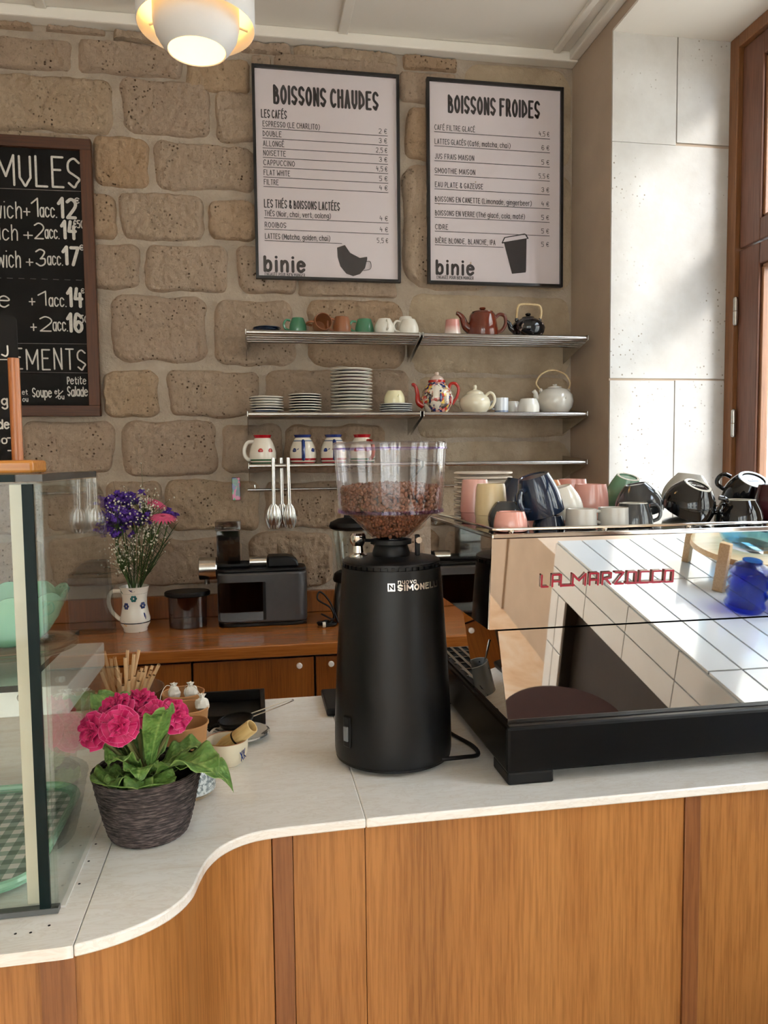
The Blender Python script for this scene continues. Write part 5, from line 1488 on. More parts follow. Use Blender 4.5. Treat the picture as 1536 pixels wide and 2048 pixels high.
for a, z, m_ in ((-2.15, .105, BLUEG), (-.75, .105, BLUEG), (-1.5, .135, plain('teal_glaze', rgb(24, 96, 96), .2)), (-1.45, .070, plain('ochre_glaze', rgb(222, 176, 60), .2))):
    fm = MB()
    r = .048
    for k_ in range(6):
        b_ = k_ * pi / 3
        fm.ball((r * cos(a + .16 * cos(b_)), r * sin(a + .16 * cos(b_)), z + .009 * sin(b_)), .0055, 8, 6, (.5, 1, 1), (0, 0, a))
    fm.build('painted_flower', m_, v_)['kind'] = 'stuff'

STEM = plain('stem_green', rgb(62, 88, 34), .6, 0, .2, 60)
STEMD = plain('stem_dark', rgb(44, 64, 30), .6, 0, .2, 60)
PURP = plain('statice_purple', rgb(92, 52, 156), .7, 0, .3, 120)
GYP = plain('gypsophila_white', rgb(226, 220, 204), .8, 0, .05, 60)
GERB = plain('gerbera_pink', rgb(224, 92, 134), .6, 0, .15, 60)
GERBC = plain('gerbera_centre', rgb(188, 60, 96), .8, 0, .2, 90)
mouth = Vector((vx, vy, BZ + .176))
rf_ = random.Random(11)
def stem_to(tip, bend=.02):
    a = Vector((vx + rf_.uniform(-.02, .02), vy + rf_.uniform(-.02, .02), BZ + .05))
    b = mouth + Vector((max(-.026, min(.026, (tip[0] - vx) * .25)), rf_.uniform(-.016, .016), 0))
    tip = Vector(tip)
    m_ = (b + tip) / 2 + Vector((rf_.uniform(-bend, bend), rf_.uniform(-bend, bend), 0))
    return catmull([a, b, m_, tip], 6)
def flower_root(name, label, group):
    return thing(name, label, 'flower', (vx, vy, BZ + .05), group=group)
def statice(tip, label, dense=46, spread=.036):
    t = flower_root('statice_stem', label, 'purple statice in the vase')
    put(MB().tube(stem_to(tip), .0026, 6), 'stem', STEM, t)
    tip = Vector(tip)
    m_ = MB()
    for i in range(dense):
        d = Vector((rf_.gauss(0, 1) * 1.15, rf_.gauss(0, 1) * .8, rf_.gauss(0, .62)))
        p = tip + d * spread * .62
        for k_ in range(3):
            q = p + Vector((rf_.uniform(-.006, .006), rf_.uniform(-.006, .006), rf_.uniform(-.004, .006)))
            m_.lathe([(0, 0), (.006, .005), (.0085, .009), (.005, .0085), (0, .005)], 6, q, (rf_.uniform(-.9, .9), rf_.uniform(-.9, .9), 0))
    put(m_, 'blossom', PURP, t)['kind'] = 'stuff'
    s_ = MB()
    for i in range(6):
        q = tip + Vector((rf_.uniform(-1, 1), rf_.uniform(-1, 1), rf_.uniform(-.4, .6))) * spread
        s_.tube([tip - Vector((0, 0, spread * 1.4)), q], .0013, 5)
    put(s_, 'branches', STEM, t)['kind'] = 'stuff'
def P3(q):
    return q
for q, lab in (((-0.5123, 3, 1.3945), 'purple statice sprig at the lower left of the bouquet'), ((-0.489, 3.04, 1.4593), 'purple statice sprig at the top of the bouquet'), ((-0.5488, 3.06, 1.4439), 'purple statice sprig at the far left top of the bouquet'), ((-0.4605, 3.02, 1.3821), 'purple statice sprig in the middle of the bouquet'), ((-0.5338, 3.03, 1.3482), 'purple statice sprig low beside the display case glass'), ((-0.3321, 3.05, 1.3925), 'purple statice sprig behind the pink gerbera')):
    statice(q, lab, 60 if 'behind' not in lab else 30, .038 if 'behind' not in lab else .020)
def gyp(tip, label, n=70, spread=.06):
    t = flower_root('gypsophila_stem', label, "baby's breath in the vase")
    put(MB().tube(stem_to(tip), .0016, 5), 'stem', STEM, t)
    tip = Vector(tip)
    m_, s_ = MB(), MB()
    for i in range(n):
        q = tip + Vector((rf_.gauss(0, .55), rf_.gauss(0, .4), rf_.gauss(0, .6))) * spread
        m_.ball(q, rf_.uniform(.0024, .0042), 6, 4)
        if i % 2 == 0:
            s_.tube([tip - Vector((0, 0, spread)), q], .0006, 4)
    put(m_, 'blossom', GYP, t, smooth=60)['kind'] = 'stuff'
    put(s_, 'branches', STEM, t)['kind'] = 'stuff'
for q, lab in (((-0.4186, 3, 1.4406), 'white gypsophila spray beside the upper gerbera'), ((-0.4057, 3.02, 1.3418), 'white gypsophila spray below the gerberas'), ((-0.5228, 2.98, 1.4153), 'white gypsophila spray among the purple statice'), ((-0.508, 3, 1.2496), 'white gypsophila spray low down between the stems')):
    gyp(q, lab, 60 if 'purple' in lab else 130, .06)
def gerbera(tip, label, tilt):
    t = flower_root('gerbera', label, 'pink gerberas in the vase')
    put(MB().tube(stem_to(tip), .003, 7), 'stem', STEM, t)
    tip = Vector(tip)
    E_ = Matrix.Translation(tip) @ Euler(tilt).to_matrix().to_4x4()
    m_ = MB()
    for ring, (n, L_, z0) in enumerate(((22, .048, 0), (20, .040, .004), (14, .024, .007))):
        for i in range(n):
            a = 2 * pi * i / n + ring * .14
            def pet(u, v, a=a, L_=L_, z0=z0):
                r = .008 + L_ * v
                wd = .0052 * sin(pi * min(1, .18 + v * .80)) * (u - .5) * 2
                return E_ @ Vector((r * cos(a) - wd * sin(a), r * sin(a) + wd * cos(a), z0 + .010 * v - .016 * v * v))
            m_.grid(2, 4, pet)
    put(m_, 'petals', GERB, t, smooth=60)['kind'] = 'stuff'
    c_ = MB().ball((0, 0, .003), .011, 14, 8, (1, 1, .5)); c_.v = [tuple(E_ @ Vector(p)) for p in c_.v]
    put(c_, 'flower_centre', GERBC, t)
gerbera((-0.3507, 2.98, 1.3921), 'pink gerbera facing forward, lower of the two in the vase', (rad(18), rad(6), 0))
gerbera((-0.3875, 3.05, 1.445), 'pink gerbera behind, upper of the two in the vase', (rad(10), rad(24), 0))
for i, q in enumerate(((-0.5385, 3.03, 1.5342), (-0.556, 3.08, 1.5019), (-0.5092, 3.05, 1.5177))):
    t = flower_root('grass_blade', 'thin dark grass blade rising from the bouquet, %s' % ('leftmost', 'middle', 'rightmost')[i], 'grass blades in the vase')
    put(MB().tube(stem_to(q), [.0022, .0022, .001, .0004], 5), 'blade', STEMD, t)
for i, q in enumerate(((-0.321, 3.02, 1.3395), (-0.3488, 3, 1.2835), (-0.4089, 3.03, 1.2821), (-0.3844, 3.07, 1.3168), (-0.4747, 3, 1.3067))):
    t = flower_root('leafy_stem', 'green feathery stem in the bouquet, %s' % ('reaching farthest right', 'low on the right', 'in the centre', 'behind the gerbera', 'left of centre')[i], 'green stems in the vase')
    pts = stem_to(q, .01)
    put(MB().tube(pts, .0019, 6), 'stem', STEMD, t)
    m_ = MB()
    for k_ in range(8, len(pts)):
        for s in (-1, 1):
            d = Vector((s * rf_.uniform(.6, 1), rf_.uniform(-.4, .4), rf_.uniform(.8, 1.4))).normalized() * .045
            p = pts[k_]
            m_.tube([p, p + d * .6, p + d + Vector((0, 0, -.004))], [.0012, .001, .0003], 4)
    put(m_, 'leaflets', STEMD, t)['kind'] = 'stuff'


# ------------------------------------------------------------------ glass display case
CASEG = thin_glass('display_glass', (0.95, 0.97, 0.96, 1), 1.0, 1.30)
GEDGE = plain('green_glass_edge', rgb(7, 26, 26), .35, 0, .1, 20, .0, spec=.15)
POSTW = plain('case_post_white', rgb(214, 206, 186), .45, 0, .03, 10)
STEELG = plain('case_steel', rgb(120, 124, 126), .3, .8, .05, 20)
CX = -.263
cs = thing('display_case', 'tall glass display case on the left end of the counter', 'display case', (-.75, 1.25, 1.0205))
put(MB().span((-1.35, .995, 1.028), (CX - .004, 1.001, 1.578)), 'front_pane', CASEG, cs, smooth=0)
put(MB().prism([(1.001, 1.024), (1.62, 1.024), (1.50, 1.14), (1.44, 1.36), (1.385, 1.545), (1.335, 1.577), (1.001, 1.577)], CX - .006, CX, 'x'), 'side_pane', CASEG, cs, smooth=0)
put(MB().span((-1.35, .995, 1.579), (CX - .030, 1.320, 1.588)), 'top_pane', CASEG, cs, smooth=0)
put(MB().span((-1.35, .992, 1.579), (CX - .030, .9945, 1.588)), 'top_pane_edge', GEDGE, cs, smooth=0)
put(MB().span((CX - .030, .995, 1.579), (CX + .002, 1.320, 1.588)), 'top_rail', plain('case_top_dark', rgb(70, 66, 62), .25, .5), cs, smooth=0)
put(MB().span((CX - .040, 1.003, 1.030), (CX - .022, 1.018, 1.576)), 'corner_post', POSTW, cs, smooth=0, bevel=.001)
put(MB().span((CX - .0215, .9895, 1.030), (CX - .0085, .9940, 1.576)), 'corner_seal', GEDGE, cs, smooth=0)
put(MB().span((CX - .0085, .994, 1.030), (CX + .0005, .9948, 1.576)), 'corner_edge', CASEG, cs, smooth=0)
put(MB().span((-1.35, .992, 1.0207), (CX, 1.004, 1.0278)), 'base_rail', STEELG, cs, smooth=0)
put(MB().span((CX - .006, 1.004, 1.0207), (CX + .006, 1.60, 1.0238)), 'side_rail', plain('case_rail_white', rgb(226, 224, 218), .35), cs, smooth=0)
put(MB().span((-1.34, 1.03, 1.3045), (CX - .045, 1.36, 1.3125)), 'glass_shelf', CASEG, cs, smooth=0)
put(MB().span((-1.34, 1.0285, 1.3045), (CX - .045, 1.0300, 1.3125)), 'shelf_edge', GEDGE, cs, smooth=0)
put(MB().span((CX - .045, 1.03, 1.3045), (CX - .0435, 1.36, 1.3125)), 'shelf_edge', GEDGE, cs, smooth=0)
put(MB().span((-1.34, 1.15, 1.232), (-.278, 1.42, 1.275)), 'back_shelf', plain('case_shelf_white', rgb(230, 230, 226), .3), cs, smooth=0, bevel=.002)
put(MB().span((CX - .030, 1.02, 1.555), (CX - .008, 1.33, 1.577)), 'top_bracket', CASEG, cs, smooth=0)
put(MB().span((-1.34, 1.40, 1.0207), (-.275, 1.406, 1.232)), 'rear_pane', CASEG, cs, smooth=0)
put(MB().lathe([(.006, 0), (.006, .012), (.004, .014), (0, .014)], 14, (CX - .04, 1.0285, 1.300), (rad(90), 0, 0)), 'shelf_stud', CHROME, cs)

# contents of the case
MINT = ceramic('mint_glaze', rgb(150, 200, 170), .15)
GLASSD = thin_glass('plate_glass', (0.86, 0.92, 0.90, 1), 1.0, 1.5)
bxm, bym = -.372, 1.215
for i in range(2):
    t = thing('glass_plate', 'clear glass plate under the mint bowl, %s' % ('lower', 'upper')[i], 'plate', (bxm, bym, 1.3131 + i * .0052), group='glass plates in the display case')
    MB().lathe([(0, 0), (.055, 0), (.092, .006), (.095, .008), (.092, .0085), (.055, .0028), (0, .0028)], 48).build('dish', GLASSD, t)
mb = thing('scalloped_bowl', 'mint green bowl with a scalloped rim in the display case', 'bowl', (bxm, bym, 1.3285))
def scal(t, z):
    return 1 + .03 * abs(cos(5 * t)) * max(0, (z - .02) / .07)
o_ = MB()
nseg = 100
prof = [(.035, 0), (.040, .003), (.055, .02), (.068, .045), (.078, .068), (.083, .083)]
inn = [(.080, .083), (.075, .068), (.065, .046), (.052, .024), (.036, .008), (0, .007)]
o_.lathe([(0, .001)] + prof + inn, nseg)
o_.v = [(p[0] * scal(math.atan2(p[1], p[0]), p[2]), p[1] * scal(math.atan2(p[1], p[0]), p[2]), p[2] * .86 + (.011 * abs(cos(5 * math.atan2(p[1], p[0]))) if p[2] > .06 else 0)) for p in o_.v]
o_.build('body', MINT, mb, smooth=60)
def gingham():
    k = NT('gingham_print')
    tc = k.n('ShaderNodeTexCoord'); sp = k.n('ShaderNodeSeparateXYZ'); k.l(tc.outputs['Object'], sp.inputs[0])
    def stripe(o):
        m_ = k.n('ShaderNodeMath', operation='MULTIPLY'); m_.inputs[1].default_value = 38
        k.l(sp.outputs[o], m_.inputs[0])
        f_ = k.n('ShaderNodeMath', operation='FRACT'); k.l(m_.outputs[0], f_.inputs[0])
        g_ = k.n('ShaderNodeMath', operation='GREATER_THAN'); g_.inputs[1].default_value = .5
        k.l(f_.outputs[0], g_.inputs[0])
        return g_.outputs[0]
    ad = k.n('ShaderNodeMath', operation='ADD'); k.l(stripe('X'), ad.inputs[0]); k.l(stripe('Y'), ad.inputs[1])
    ml = k.n('ShaderNodeMath', operation='MULTIPLY'); ml.inputs[1].default_value = .5; k.l(ad.outputs[0], ml.inputs[0])
    k.set(Base_Color=k.ramp(ml.outputs[0], [(0, rgb(232, 230, 220)), (.5, rgb(146, 168, 150)), (1, rgb(84, 116, 96))]), Roughness=.3, Coat_Weight=.3)
    return k.m
tr = thing('serving_tray', 'mint tray with a green gingham print at the bottom of the display case', 'tray', (-.46, 1.20, 1.0285))
MB().prism(rrect(-.15, .15, -.165, .165, .06, 8), 0, .004).build('base', MINT, tr, bevel=.001)
MB().prism(rrect(-.140, .140, -.155, .155, .052, 8), .0041, .0047).build('print', gingham(), tr, smooth=0)
MB().tube([(x, y, .010) for x, y in rrect(-.15, .15, -.165, .165, .06, 8)], .006, 8, closed=True).build('rim', MINT, tr)

# small easel sign on top of the case
HONEY = wood('honey_wood', rgb(176, 104, 30), rgb(204, 128, 44), rgb(216, 148, 66), axis='x', rough=.3, coat=.4)
PEG = wood('peg_wood', rgb(140, 78, 30), rgb(170, 98, 44), rgb(188, 116, 60), rough=.35, coat=.3)
sx0 = -.318
sg = thing('table_sign', 'small black chalk sign in an orange wooden stand on the display case', 'sign', (-.42, 1.12, 1.5885))
put(MB().span((-.545, 1.085, 1.5887), (-.296, 1.155, 1.6065)), 'stand_base', HONEY, sg, smooth=0, bevel=.004)
put(MB().cyl((-.3225, 1.112, 1.6066), (-.3225, 1.112, 1.746), .0075, 18), 'post', PEG, sg)
put(MB().cyl((-.520, 1.112, 1.6066), (-.520, 1.112, 1.746), .0075, 18), 'post', PEG, sg)
put(MB().prism(rrect(-.523, -.3195, 1.6066, 1.806, .008), 1.121, 1.125, 'y'), 'board', BOARD, sg, smooth=0)
for s_, q, th in (('J', (-0.3395, 1.7501, 0.0077, 0.0138), .16), ('_', (-0.3461, 1.7453, 0.0142, 0.0041), .3), ('ng', (-0.3527, 1.6817, 0.0174, 0.0138), .16), ('de', (-0.3476, 1.6507, 0.013, 0.0118), .18), ('oo', (-0.3537, 1.63, 0.0155, 0.0104), .18), (']', (-0.3371, 1.6223, 0.0052, 0.0153), .12)):
    lettering(s_, 'chalk_lettering', CHALK, sg, Vector((q[0], 1.1205, q[1])) - sg.location, (1, 0, 0), (0, 0, 1), q[3], q[2], thick=th)

# ------------------------------------------------------------------ small things on the counter
KZ = 1.0204
KRAFT = plain('kraft_paper', rgb(184, 132, 84), .75, 0, .06, 40)
KRAFTI = plain('kraft_inside', rgb(150, 104, 66), .8, 0, .06, 40)
def paper_cup(label, x, y, rt_=.042, rb_=.030, h=.098):
    t = thing('paper_cup', label, 'paper cup', (x, y, KZ), group='kraft cups beside the flower pot')
    MB().lathe([(0, .004), (rb_ - .002, .004), (rb_, 0), (rt_, h), (rt_ - .0012, h), (rb_ - .001, .006), (0, .006)], 44).build('body', KRAFT, t)
    MB().lathe([(rt_ - .001, h - .002), (rt_ + .0018, h - .001), (rt_ + .0018, h + .0015), (rt_, h + .0025), (rt_ - .0016, h + .0012), (rt_ - .001, h - .002)], 44).build('rim', KRAFT, t)
    return t
paper_cup('kraft paper cup holding a tea bag, front one beside the pot', -.138, 1.405)
paper_cup('kraft paper cup holding tea bags, middle of the three', -.142, 1.497)
paper_cup('kraft paper cup holding tea bags, rearmost of the three', -.158, 1.600)
BAG = plain('tea_bag_paper', rgb(236, 232, 224), .8, 0, .03, 30)
def tea_bag(label, p, s=.014, seed=0, string=None):
    t = thing('tea_bag', label, 'tea bag', p, group='tea bags in the kraft cups')
    r_ = random.Random(seed)
    m_ = MB().ball((0, 0, 0), s, 14, 10, (1, .8, 1.1))
    m_.v = [tuple(Vector(q) * (1 + .35 * noise.noise(Vector(q) * 130 + Vector((seed, 0, 0))))) for q in m_.v]
    m_.lathe([(.003, -.003), (.0035, .004), (.006, .009), (.003, .008), (0, .005)], 8, (0, 0, s * .95), wob=lambda a, z: 1 + .4 * cos(4 * a))
    m_.build('pouch', BAG, t, smooth=20)
    if string:
        MB().tube(catmull([Vector(q) - Vector(p) for q in string], 5), .0007, 5).build('string', BAG, t)
    return t
rz = KZ + .098
tea_bag('white tea bag poking out of the front kraft cup', (-.158, 1.402, rz - .002), .013, 3, [(-.158, 1.395, rz), (-.165, 1.366, rz + .004), (-.166, 1.363, rz - .02)])
tea_bag('white tea bag leaning out of the middle kraft cup', (-.112, 1.492, rz + .006), .013, 7, [(-.112, 1.49, rz + .018), (-.128, 1.53, rz + .03), (-.150, 1.58, rz + .02), (-.155, 1.60, rz + .004)])
tea_bag('white knotted tea bag at the left of the rear kraft cup', (-.176, 1.592, rz + .002), .013, 12, [(-.176, 1.59, rz + .014), (-.19, 1.58, rz + .022), (-.20, 1.56, rz + .004), (-.20, 1.555, rz - .03)])
tea_bag('white knotted tea bag at the right of the rear kraft cup', (-.142, 1.588, rz + .002), .014, 21)

# jar of straws
jr = thing('straw_jar', 'wide clear jar holding paper straws behind the flowers', 'jar', (-.302, 1.722, KZ))
MB().lathe([(0, 0), (.078, 0), (.084, .004), (.090, .074), (.091, .078), (.088, .078), (.081, .006), (0, .005)], 48).build('body', thin_glass('grey_glass', (.80, .78, .76, 1), 1, 1.5), jr)
STRAW = plain('paper_straw', rgb(232, 192, 146), .7, 0, .06, 60)
STRAWIN = plain('straw_inside', rgb(150, 110, 74), .9)
tops = [(-0.3337, 1.7, 1.1913), (-0.3457, 1.72, 1.1667), (-0.3375, 1.68, 1.1514), (-0.3234, 1.72, 1.1688), (-0.3103, 1.69, 1.1792), (-0.2919, 1.71, 1.1719), (-0.291, 1.74, 1.1812), (-0.2741, 1.72, 1.1762), (-0.2677, 1.75, 1.1775), (-0.2912, 1.67, 1.1217), (-0.2784, 1.67, 1.132), (-0.2672, 1.68, 1.1373), (-0.2587, 1.67, 1.1285), (-0.259, 1.69, 1.1451), (-0.2491, 1.68, 1.1462), (-0.2407, 1.67, 1.1352), (-0.2356, 1.68, 1.1376), (-0.2259, 1.67, 1.1398), (-0.2185, 1.7, 1.1546), (-0.2373, 1.71, 1.1405), (-0.251, 1.74, 1.1422), (-0.2393, 1.75, 1.14), (-0.3079, 1.74, 1.1295), (-0.2879, 1.76, 1.1413), (-0.2315, 1.73, 1.1312), (-0.2655, 1.77, 1.1303), (-0.3362, 1.75, 1.141), (-0.3076, 1.71, 1.1447)]
rs = random.Random(5)
for q in tops:
    P = Vector(q)
    b_ = Vector((-.302 + (P.x + .302) * .3 + rs.uniform(-.01, .01), 1.722 + (P.y - 1.722) * .3 + rs.uniform(-.008, .008), KZ + .006))
    t = thing('paper_straw', 'kraft paper drinking straw standing in the clear jar', 'straw', b_, group='straws in the clear jar')
    d = P - b_
    MB().tube([Vector((0, 0, 0)), d], .0036, 14, caps=False).build('tube', STRAW, t, smooth=60)
    n_ = d.normalized()
    MB().tube([d - n_ * .02, d - n_ * .0002], .0029, 14, caps=False).build('bore', STRAWIN, t, smooth=60)

# whisk in a tea bowl
MATCHA = ceramic('cream_bowl_glaze', rgb(226, 214, 188), .3)
wb_ = thing('tea_bowl', 'cream tea bowl with a small blue mark holding a bamboo whisk', 'bowl', (-.0645, 1.447, KZ))
MB().lathe([(0, .001), (.024, .001), (.026, 0), (.030, .003), (.0385, .020), (.0405, .036), (.0405, .048), (.0385, .048), (.0380, .036), (.035, .020), (0, .008)], 48).build('body', MATCHA, wb_, smooth=50)
MB().lathe([(.0384, .0475), (.0395, .0492), (.0406, .0478)], 48).build('rim', plain('brown_rim', rgb(150, 96, 52), .4), wb_)
lt = lettering('*'.replace('*', 'XK'), 'blue_mark', BLUEG, wb_, (0, 0, 0), (1, 0, 0), (0, 0, 1), .011, .013, thick=.16)
for v in lt.data.vertices:
    x, z = v.co.x, v.co.z
    a = rad(-48) + z / .0408 * -.2 + x / .0408
    v.co = (.0412 * cos(a), .0412 * sin(a), .014 + z * 1.5 + x * .3)
BAMB = wood('bamboo', rgb(200, 160, 96), rgb(216, 182, 118), rgb(228, 200, 142), rough=.4)
wk = thing('bamboo_whisk', 'bamboo tea whisk lying across the cream bowl', 'whisk', (-.045, 1.442, KZ + .050), (rad(0), rad(52), rad(-25)))
MB().lathe([(.0140, 0), (.0145, .002), (.0140, .040), (.0132, .042), (.0110, .042), (.0112, .004), (0, .004)], 28).build('handle', BAMB, wk)
MB().lathe([(.0146, .001), (.0152, -.001), (.0146, -.003), (.0138, -.001), (.0146, .001)], 28).build('thread_band', BLACKP, wk)
tm = MB()
for i in range(44):
    a = 2 * pi * i / 44
    tm.tube([(.0135 * cos(a), .0135 * sin(a), 0), (.0165 * cos(a), .0165 * sin(a), -.026), (.0120 * cos(a), .0120 * sin(a), -.050)], .0009, 4)
tm.build('tines', BAMB, wk)['kind'] = 'stuff'
# patterned saucer with a tea strainer
PATT = floral('sprigged_saucer', rgb(206, 206, 200), [rgb(70, 76, 80), rgb(120, 126, 130)], 90, 0.60)
t = thing('saucer', 'grey-patterned saucer behind the tea bowl', 'saucer', (-.040, 1.575, KZ), group=None)
saucer_mesh(.060, .013).build('dish', PATT, t)
MESH = plain('strainer_mesh', rgb(44, 42, 42), .35, .7, .2, 200, bump=.6, bscale=900)
st = thing('tea_strainer', 'dark mesh tea strainer with a long wire handle resting on the saucer', 'strainer', (-.050, 1.60, KZ + .017), (0, rad(-6), rad(14)))
MB().lathe([(.036, .016), (.034, .008), (.026, .001), (.012, -.003), (0, -.004)], 32).build('basket', MESH, st, smooth=60)
MB().tube([(.036 * cos(a * pi / 16), .036 * sin(a * pi / 16), .016) for a in range(32)], .0022, 8, closed=True).build('rim', BLACKM, st)
MB().tube(catmull([(.034, -.010, .016), (.09, -.0085, .022), (.125, -.005, .026), (.130, 0, .0265), (.125, .005, .026), (.09, .0085, .022), (.034, .010, .016)], 5), .0013, 8).build('handle', CHROME, st)
MB().tube(catmull([(-.034, 0, .016), (-.05, .0, .012), (-.06, 0, .006)], 4), .004, 8).build('rest_tab', BLACKM, st)
# black tray set at the rear edge
bt = thing('black_tray', 'black rectangular open tray at the rear edge of the counter', 'tray', (-.065, 1.735, KZ))
MB().span((-.095, -.085, 0), (.077, .085, .004)).build('bottom', BLACKP, bt, smooth=0)
for a, b_ in (((-.095, -.085, .0041), (-.089, .085, .030)), ((.066, -.085, .0041), (.077, .085, .030)), ((-.0889, -.085, .0041), (.0659, -.079, .026)), ((-.0889, .079, .0041), (.0659, .085, .030))):
    MB().span(a, b_).build('side', BLACKP, bt, smooth=0, bevel=.0015)
tag(MB().span((.150, 1.67, 1.0206), (.30, 1.825, 1.038)).build('tamping_mat', BLACKP, smooth=0, bevel=.004), 'thick black tamping mat behind the grinder', 'mat')
# mug with a spoon behind the grinder, seen in the machine's polished side
mg = cup('coffee_mug', 'dark patterned mug with a spoon beside the espresso machine', (.372, 1.700, KZ), .033, .030, .075, floral('speckled_mug', rgb(150, 150, 148), [rgb(40, 40, 44), rgb(70, 70, 76)], 90, .64), .0)
sp_ = thing('teaspoon', 'steel teaspoon standing in the patterned mug', 'spoon', (.372, 1.700, KZ + .006))
MB().tube([(0.008, 0, 0), (-.02, -.005, .06), (-.05, -.012, .115)], [.0025, .002, .003], 8, flat=.5).build('handle', CHROME, sp_)
MB().ball((.010, .0, .004), .010, 12, 8, (1.4, .9, .35), (0, .9, 0)).build('bowl', CHROME, sp_)
# printed glass jar hidden behind the pot
gj = thing('glass_jar', 'round glass jar with a printed grey label behind the flower pot', 'jar', (-.126, 1.316, KZ))
MB().lathe([(0, 0), (.030, 0), (.042, .006), (.046, .022), (.044, .050), (.034, .066), (.031, .075), (.029, .075), (.032, .064), (.042, .048), (.044, .022), (.040, .008), (0, .003)], 40).build('body', CLEARG, gj)
LABEL = floral('printed_label', rgb(202, 208, 208), [rgb(120, 130, 134), rgb(150, 158, 160)], 260, .5)
MB().lathe([(.0468, .014), (.0472, .022), (.0452, .050), (.040, .058)], 30, a0=rad(-100), a1=rad(40)).build('label', LABEL, gj)

# ------------------------------------------------------------------ potted primrose
px_, py_ = -.176, 1.195
pot = thing('flower_pot', 'dark woven basket pot holding the pink primrose', 'flower pot', (px_, py_, KZ))
def weave():
    k = NT('woven_fibre')
    v = k.coord()
    w_ = k.n('ShaderNodeTexNoise'); mp_ = k.coord((1, 1, 9))
    w_.inputs['Scale'].default_value = 60; w_.inputs['Detail'].default_value = 4; k.l(mp_, w_.inputs['Vector'])
    k.set(Base_Color=k.ramp(w_.outputs['Fac'], [(.34, rgb(34, 29, 30)), (.5, rgb(74, 64, 64)), (.68, rgb(128, 114, 110))]), Roughness=.85)
    k.bump(w_.outputs['Fac'], .9, .004)
    return k.m
WEAVE = weave()
nr = 24
wob = lambda a, z: 1 + .010 * noise.noise(Vector((cos(a) * 3, sin(a) * 3, z * 130))) + .007 * sin(a * 34 + z * 900)
pp = [(0, .001), (.056, .001)]
for i in range(nr + 1):
    s = i / nr
    r = .058 + .024 * s ** .8
    pp += [(r, .002 + .100 * s), (r + .0022, .002 + .100 * (s + .5 / nr))]
pp += [(.080, .104), (.075, .09), (.060, .03)]
MB().lathe(pp, 120, wob=wob).build('basket', WEAVE, pot, smooth=60)
MB().lathe([(0, .082), (.076, .082), (.076, .080)], 32).build('soil', plain('soil', rgb(34, 26, 22), .95, bump=.6, bscale=120), pot)
pr = thing('primrose', 'pink double primrose plant with crinkled green leaves', 'plant', (px_, py_, KZ + .083))
def leaf_mat():
    k = NT('primrose_leaf')
    at_ = k.n('ShaderNodeAttribute'); at_.attribute_name = 'shade'
    v = k.coord()
    base = k.ramp(k.noise(v, 30, 3), [(.3, rgb(74, 114, 48)), (.7, rgb(112, 150, 72))])
    c_ = k.mix(base, rgb(150, 176, 100), at_.outputs['Fac'])
    k.set(Base_Color=c_, Roughness=.5, Subsurface_Weight=.0)
    vo = k.n('ShaderNodeTexVoronoi'); vo.inputs['Scale'].default_value = 190; k.l(v, vo.inputs['Vector'])
    k.bump(vo.outputs['Distance'], .5, .003)
    return k.m
LEAF = leaf_mat()
def leaf(a, L_, W_, rise, droop, z0=.0, fold=.25, twist=0.0, r0=.006, wave=.006):
    """crinkled leaf from the crown, heading at angle a"""
    at = []
    nx, ny = 14, 22
    rn = random.Random(a * 100 + L_)
    ph = rn.uniform(0, 6)
    def fn(u, v):
        s = (u - .5) * 2
        w_ = W_ * (sin(pi * min(1, v * .97 + .02)) ** .75) * (.45 + .75 * v) if v < .985 else W_ * .08
        r = r0 + L_ * v * (1 - .18 * v * v * droop)
        z = z0 + rise * (1.6 * v - .6 * v * v) * L_ - droop * L_ * v * v * v + fold * abs(s) ** 1.4 * w_ - .10 * w_
        z += wave * abs(s) ** 1.5 * sin(v * 19 + ph + (2 if s > 0 else 0))
        z += .0018 * sin(v * 44 - abs(s) * 7) * (1 - abs(s) * .5)      # quilting between side veins
        if r < .096:
            q_ = max(0, min(1, (r - .035) / .045)); z = max(z, .026 * q_ * q_)
        ca, sa = cos(a + twist * v), sin(a + twist * v)
        vein = max(0, 1 - abs(s) * 9) * .9 + (.55 if abs(s) > .93 else 0) + .6 * max(0, sin(v * 44 - abs(s) * 7)) ** 6
        at.append(min(1, vein))
        return (r * ca - s * w_ * sa, r * sa + s * w_ * ca, z)
    m_ = MB().grid(nx, ny, fn)
    o = m_.build('leaf', LEAF, pr, smooth=80, attr=at)
    sm = o.modifiers.new('thickness', 'SOLIDIFY'); sm.thickness = .0007
for a, L_, W_, rise, droop, z0, fold in (
    (-145, .092, .044, .50, .55, .0, .25), (-112, .092, .046, .45, .85, .0, .25), (-18, .146, .034, .42, .50, .004, .25), (-36, .138, .046, .55, .32, .0, .38),
    (-78, .088, .044, .55, .95, .0, .25), (155, .090, .040, 1.05, .45, .0, .25), (200, .084, .028, .35, .45, .004, .25), (140, .110, .042, 1.30, .2, .0, .25),
    (80, .10, .034, 1.0, .3, .0, .25), (30, .110, .034, .55, .35, .0, .25), (-60, .072, .028, 1.75, .10, .012, .5), (8, .110, .034, .42, .45, .0, .25), (-95, .060, .030, .9, .5, .005, .25), (-135, .070, .034, 1.1, .5, .006, .3)):
    leaf(rad(a), L_, W_, rise, droop, z0, fold)
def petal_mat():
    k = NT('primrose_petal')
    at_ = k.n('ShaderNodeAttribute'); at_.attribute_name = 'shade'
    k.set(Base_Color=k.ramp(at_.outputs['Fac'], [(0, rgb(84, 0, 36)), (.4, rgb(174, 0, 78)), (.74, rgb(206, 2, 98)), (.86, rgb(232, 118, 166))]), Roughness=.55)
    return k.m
PETAL = petal_mat()
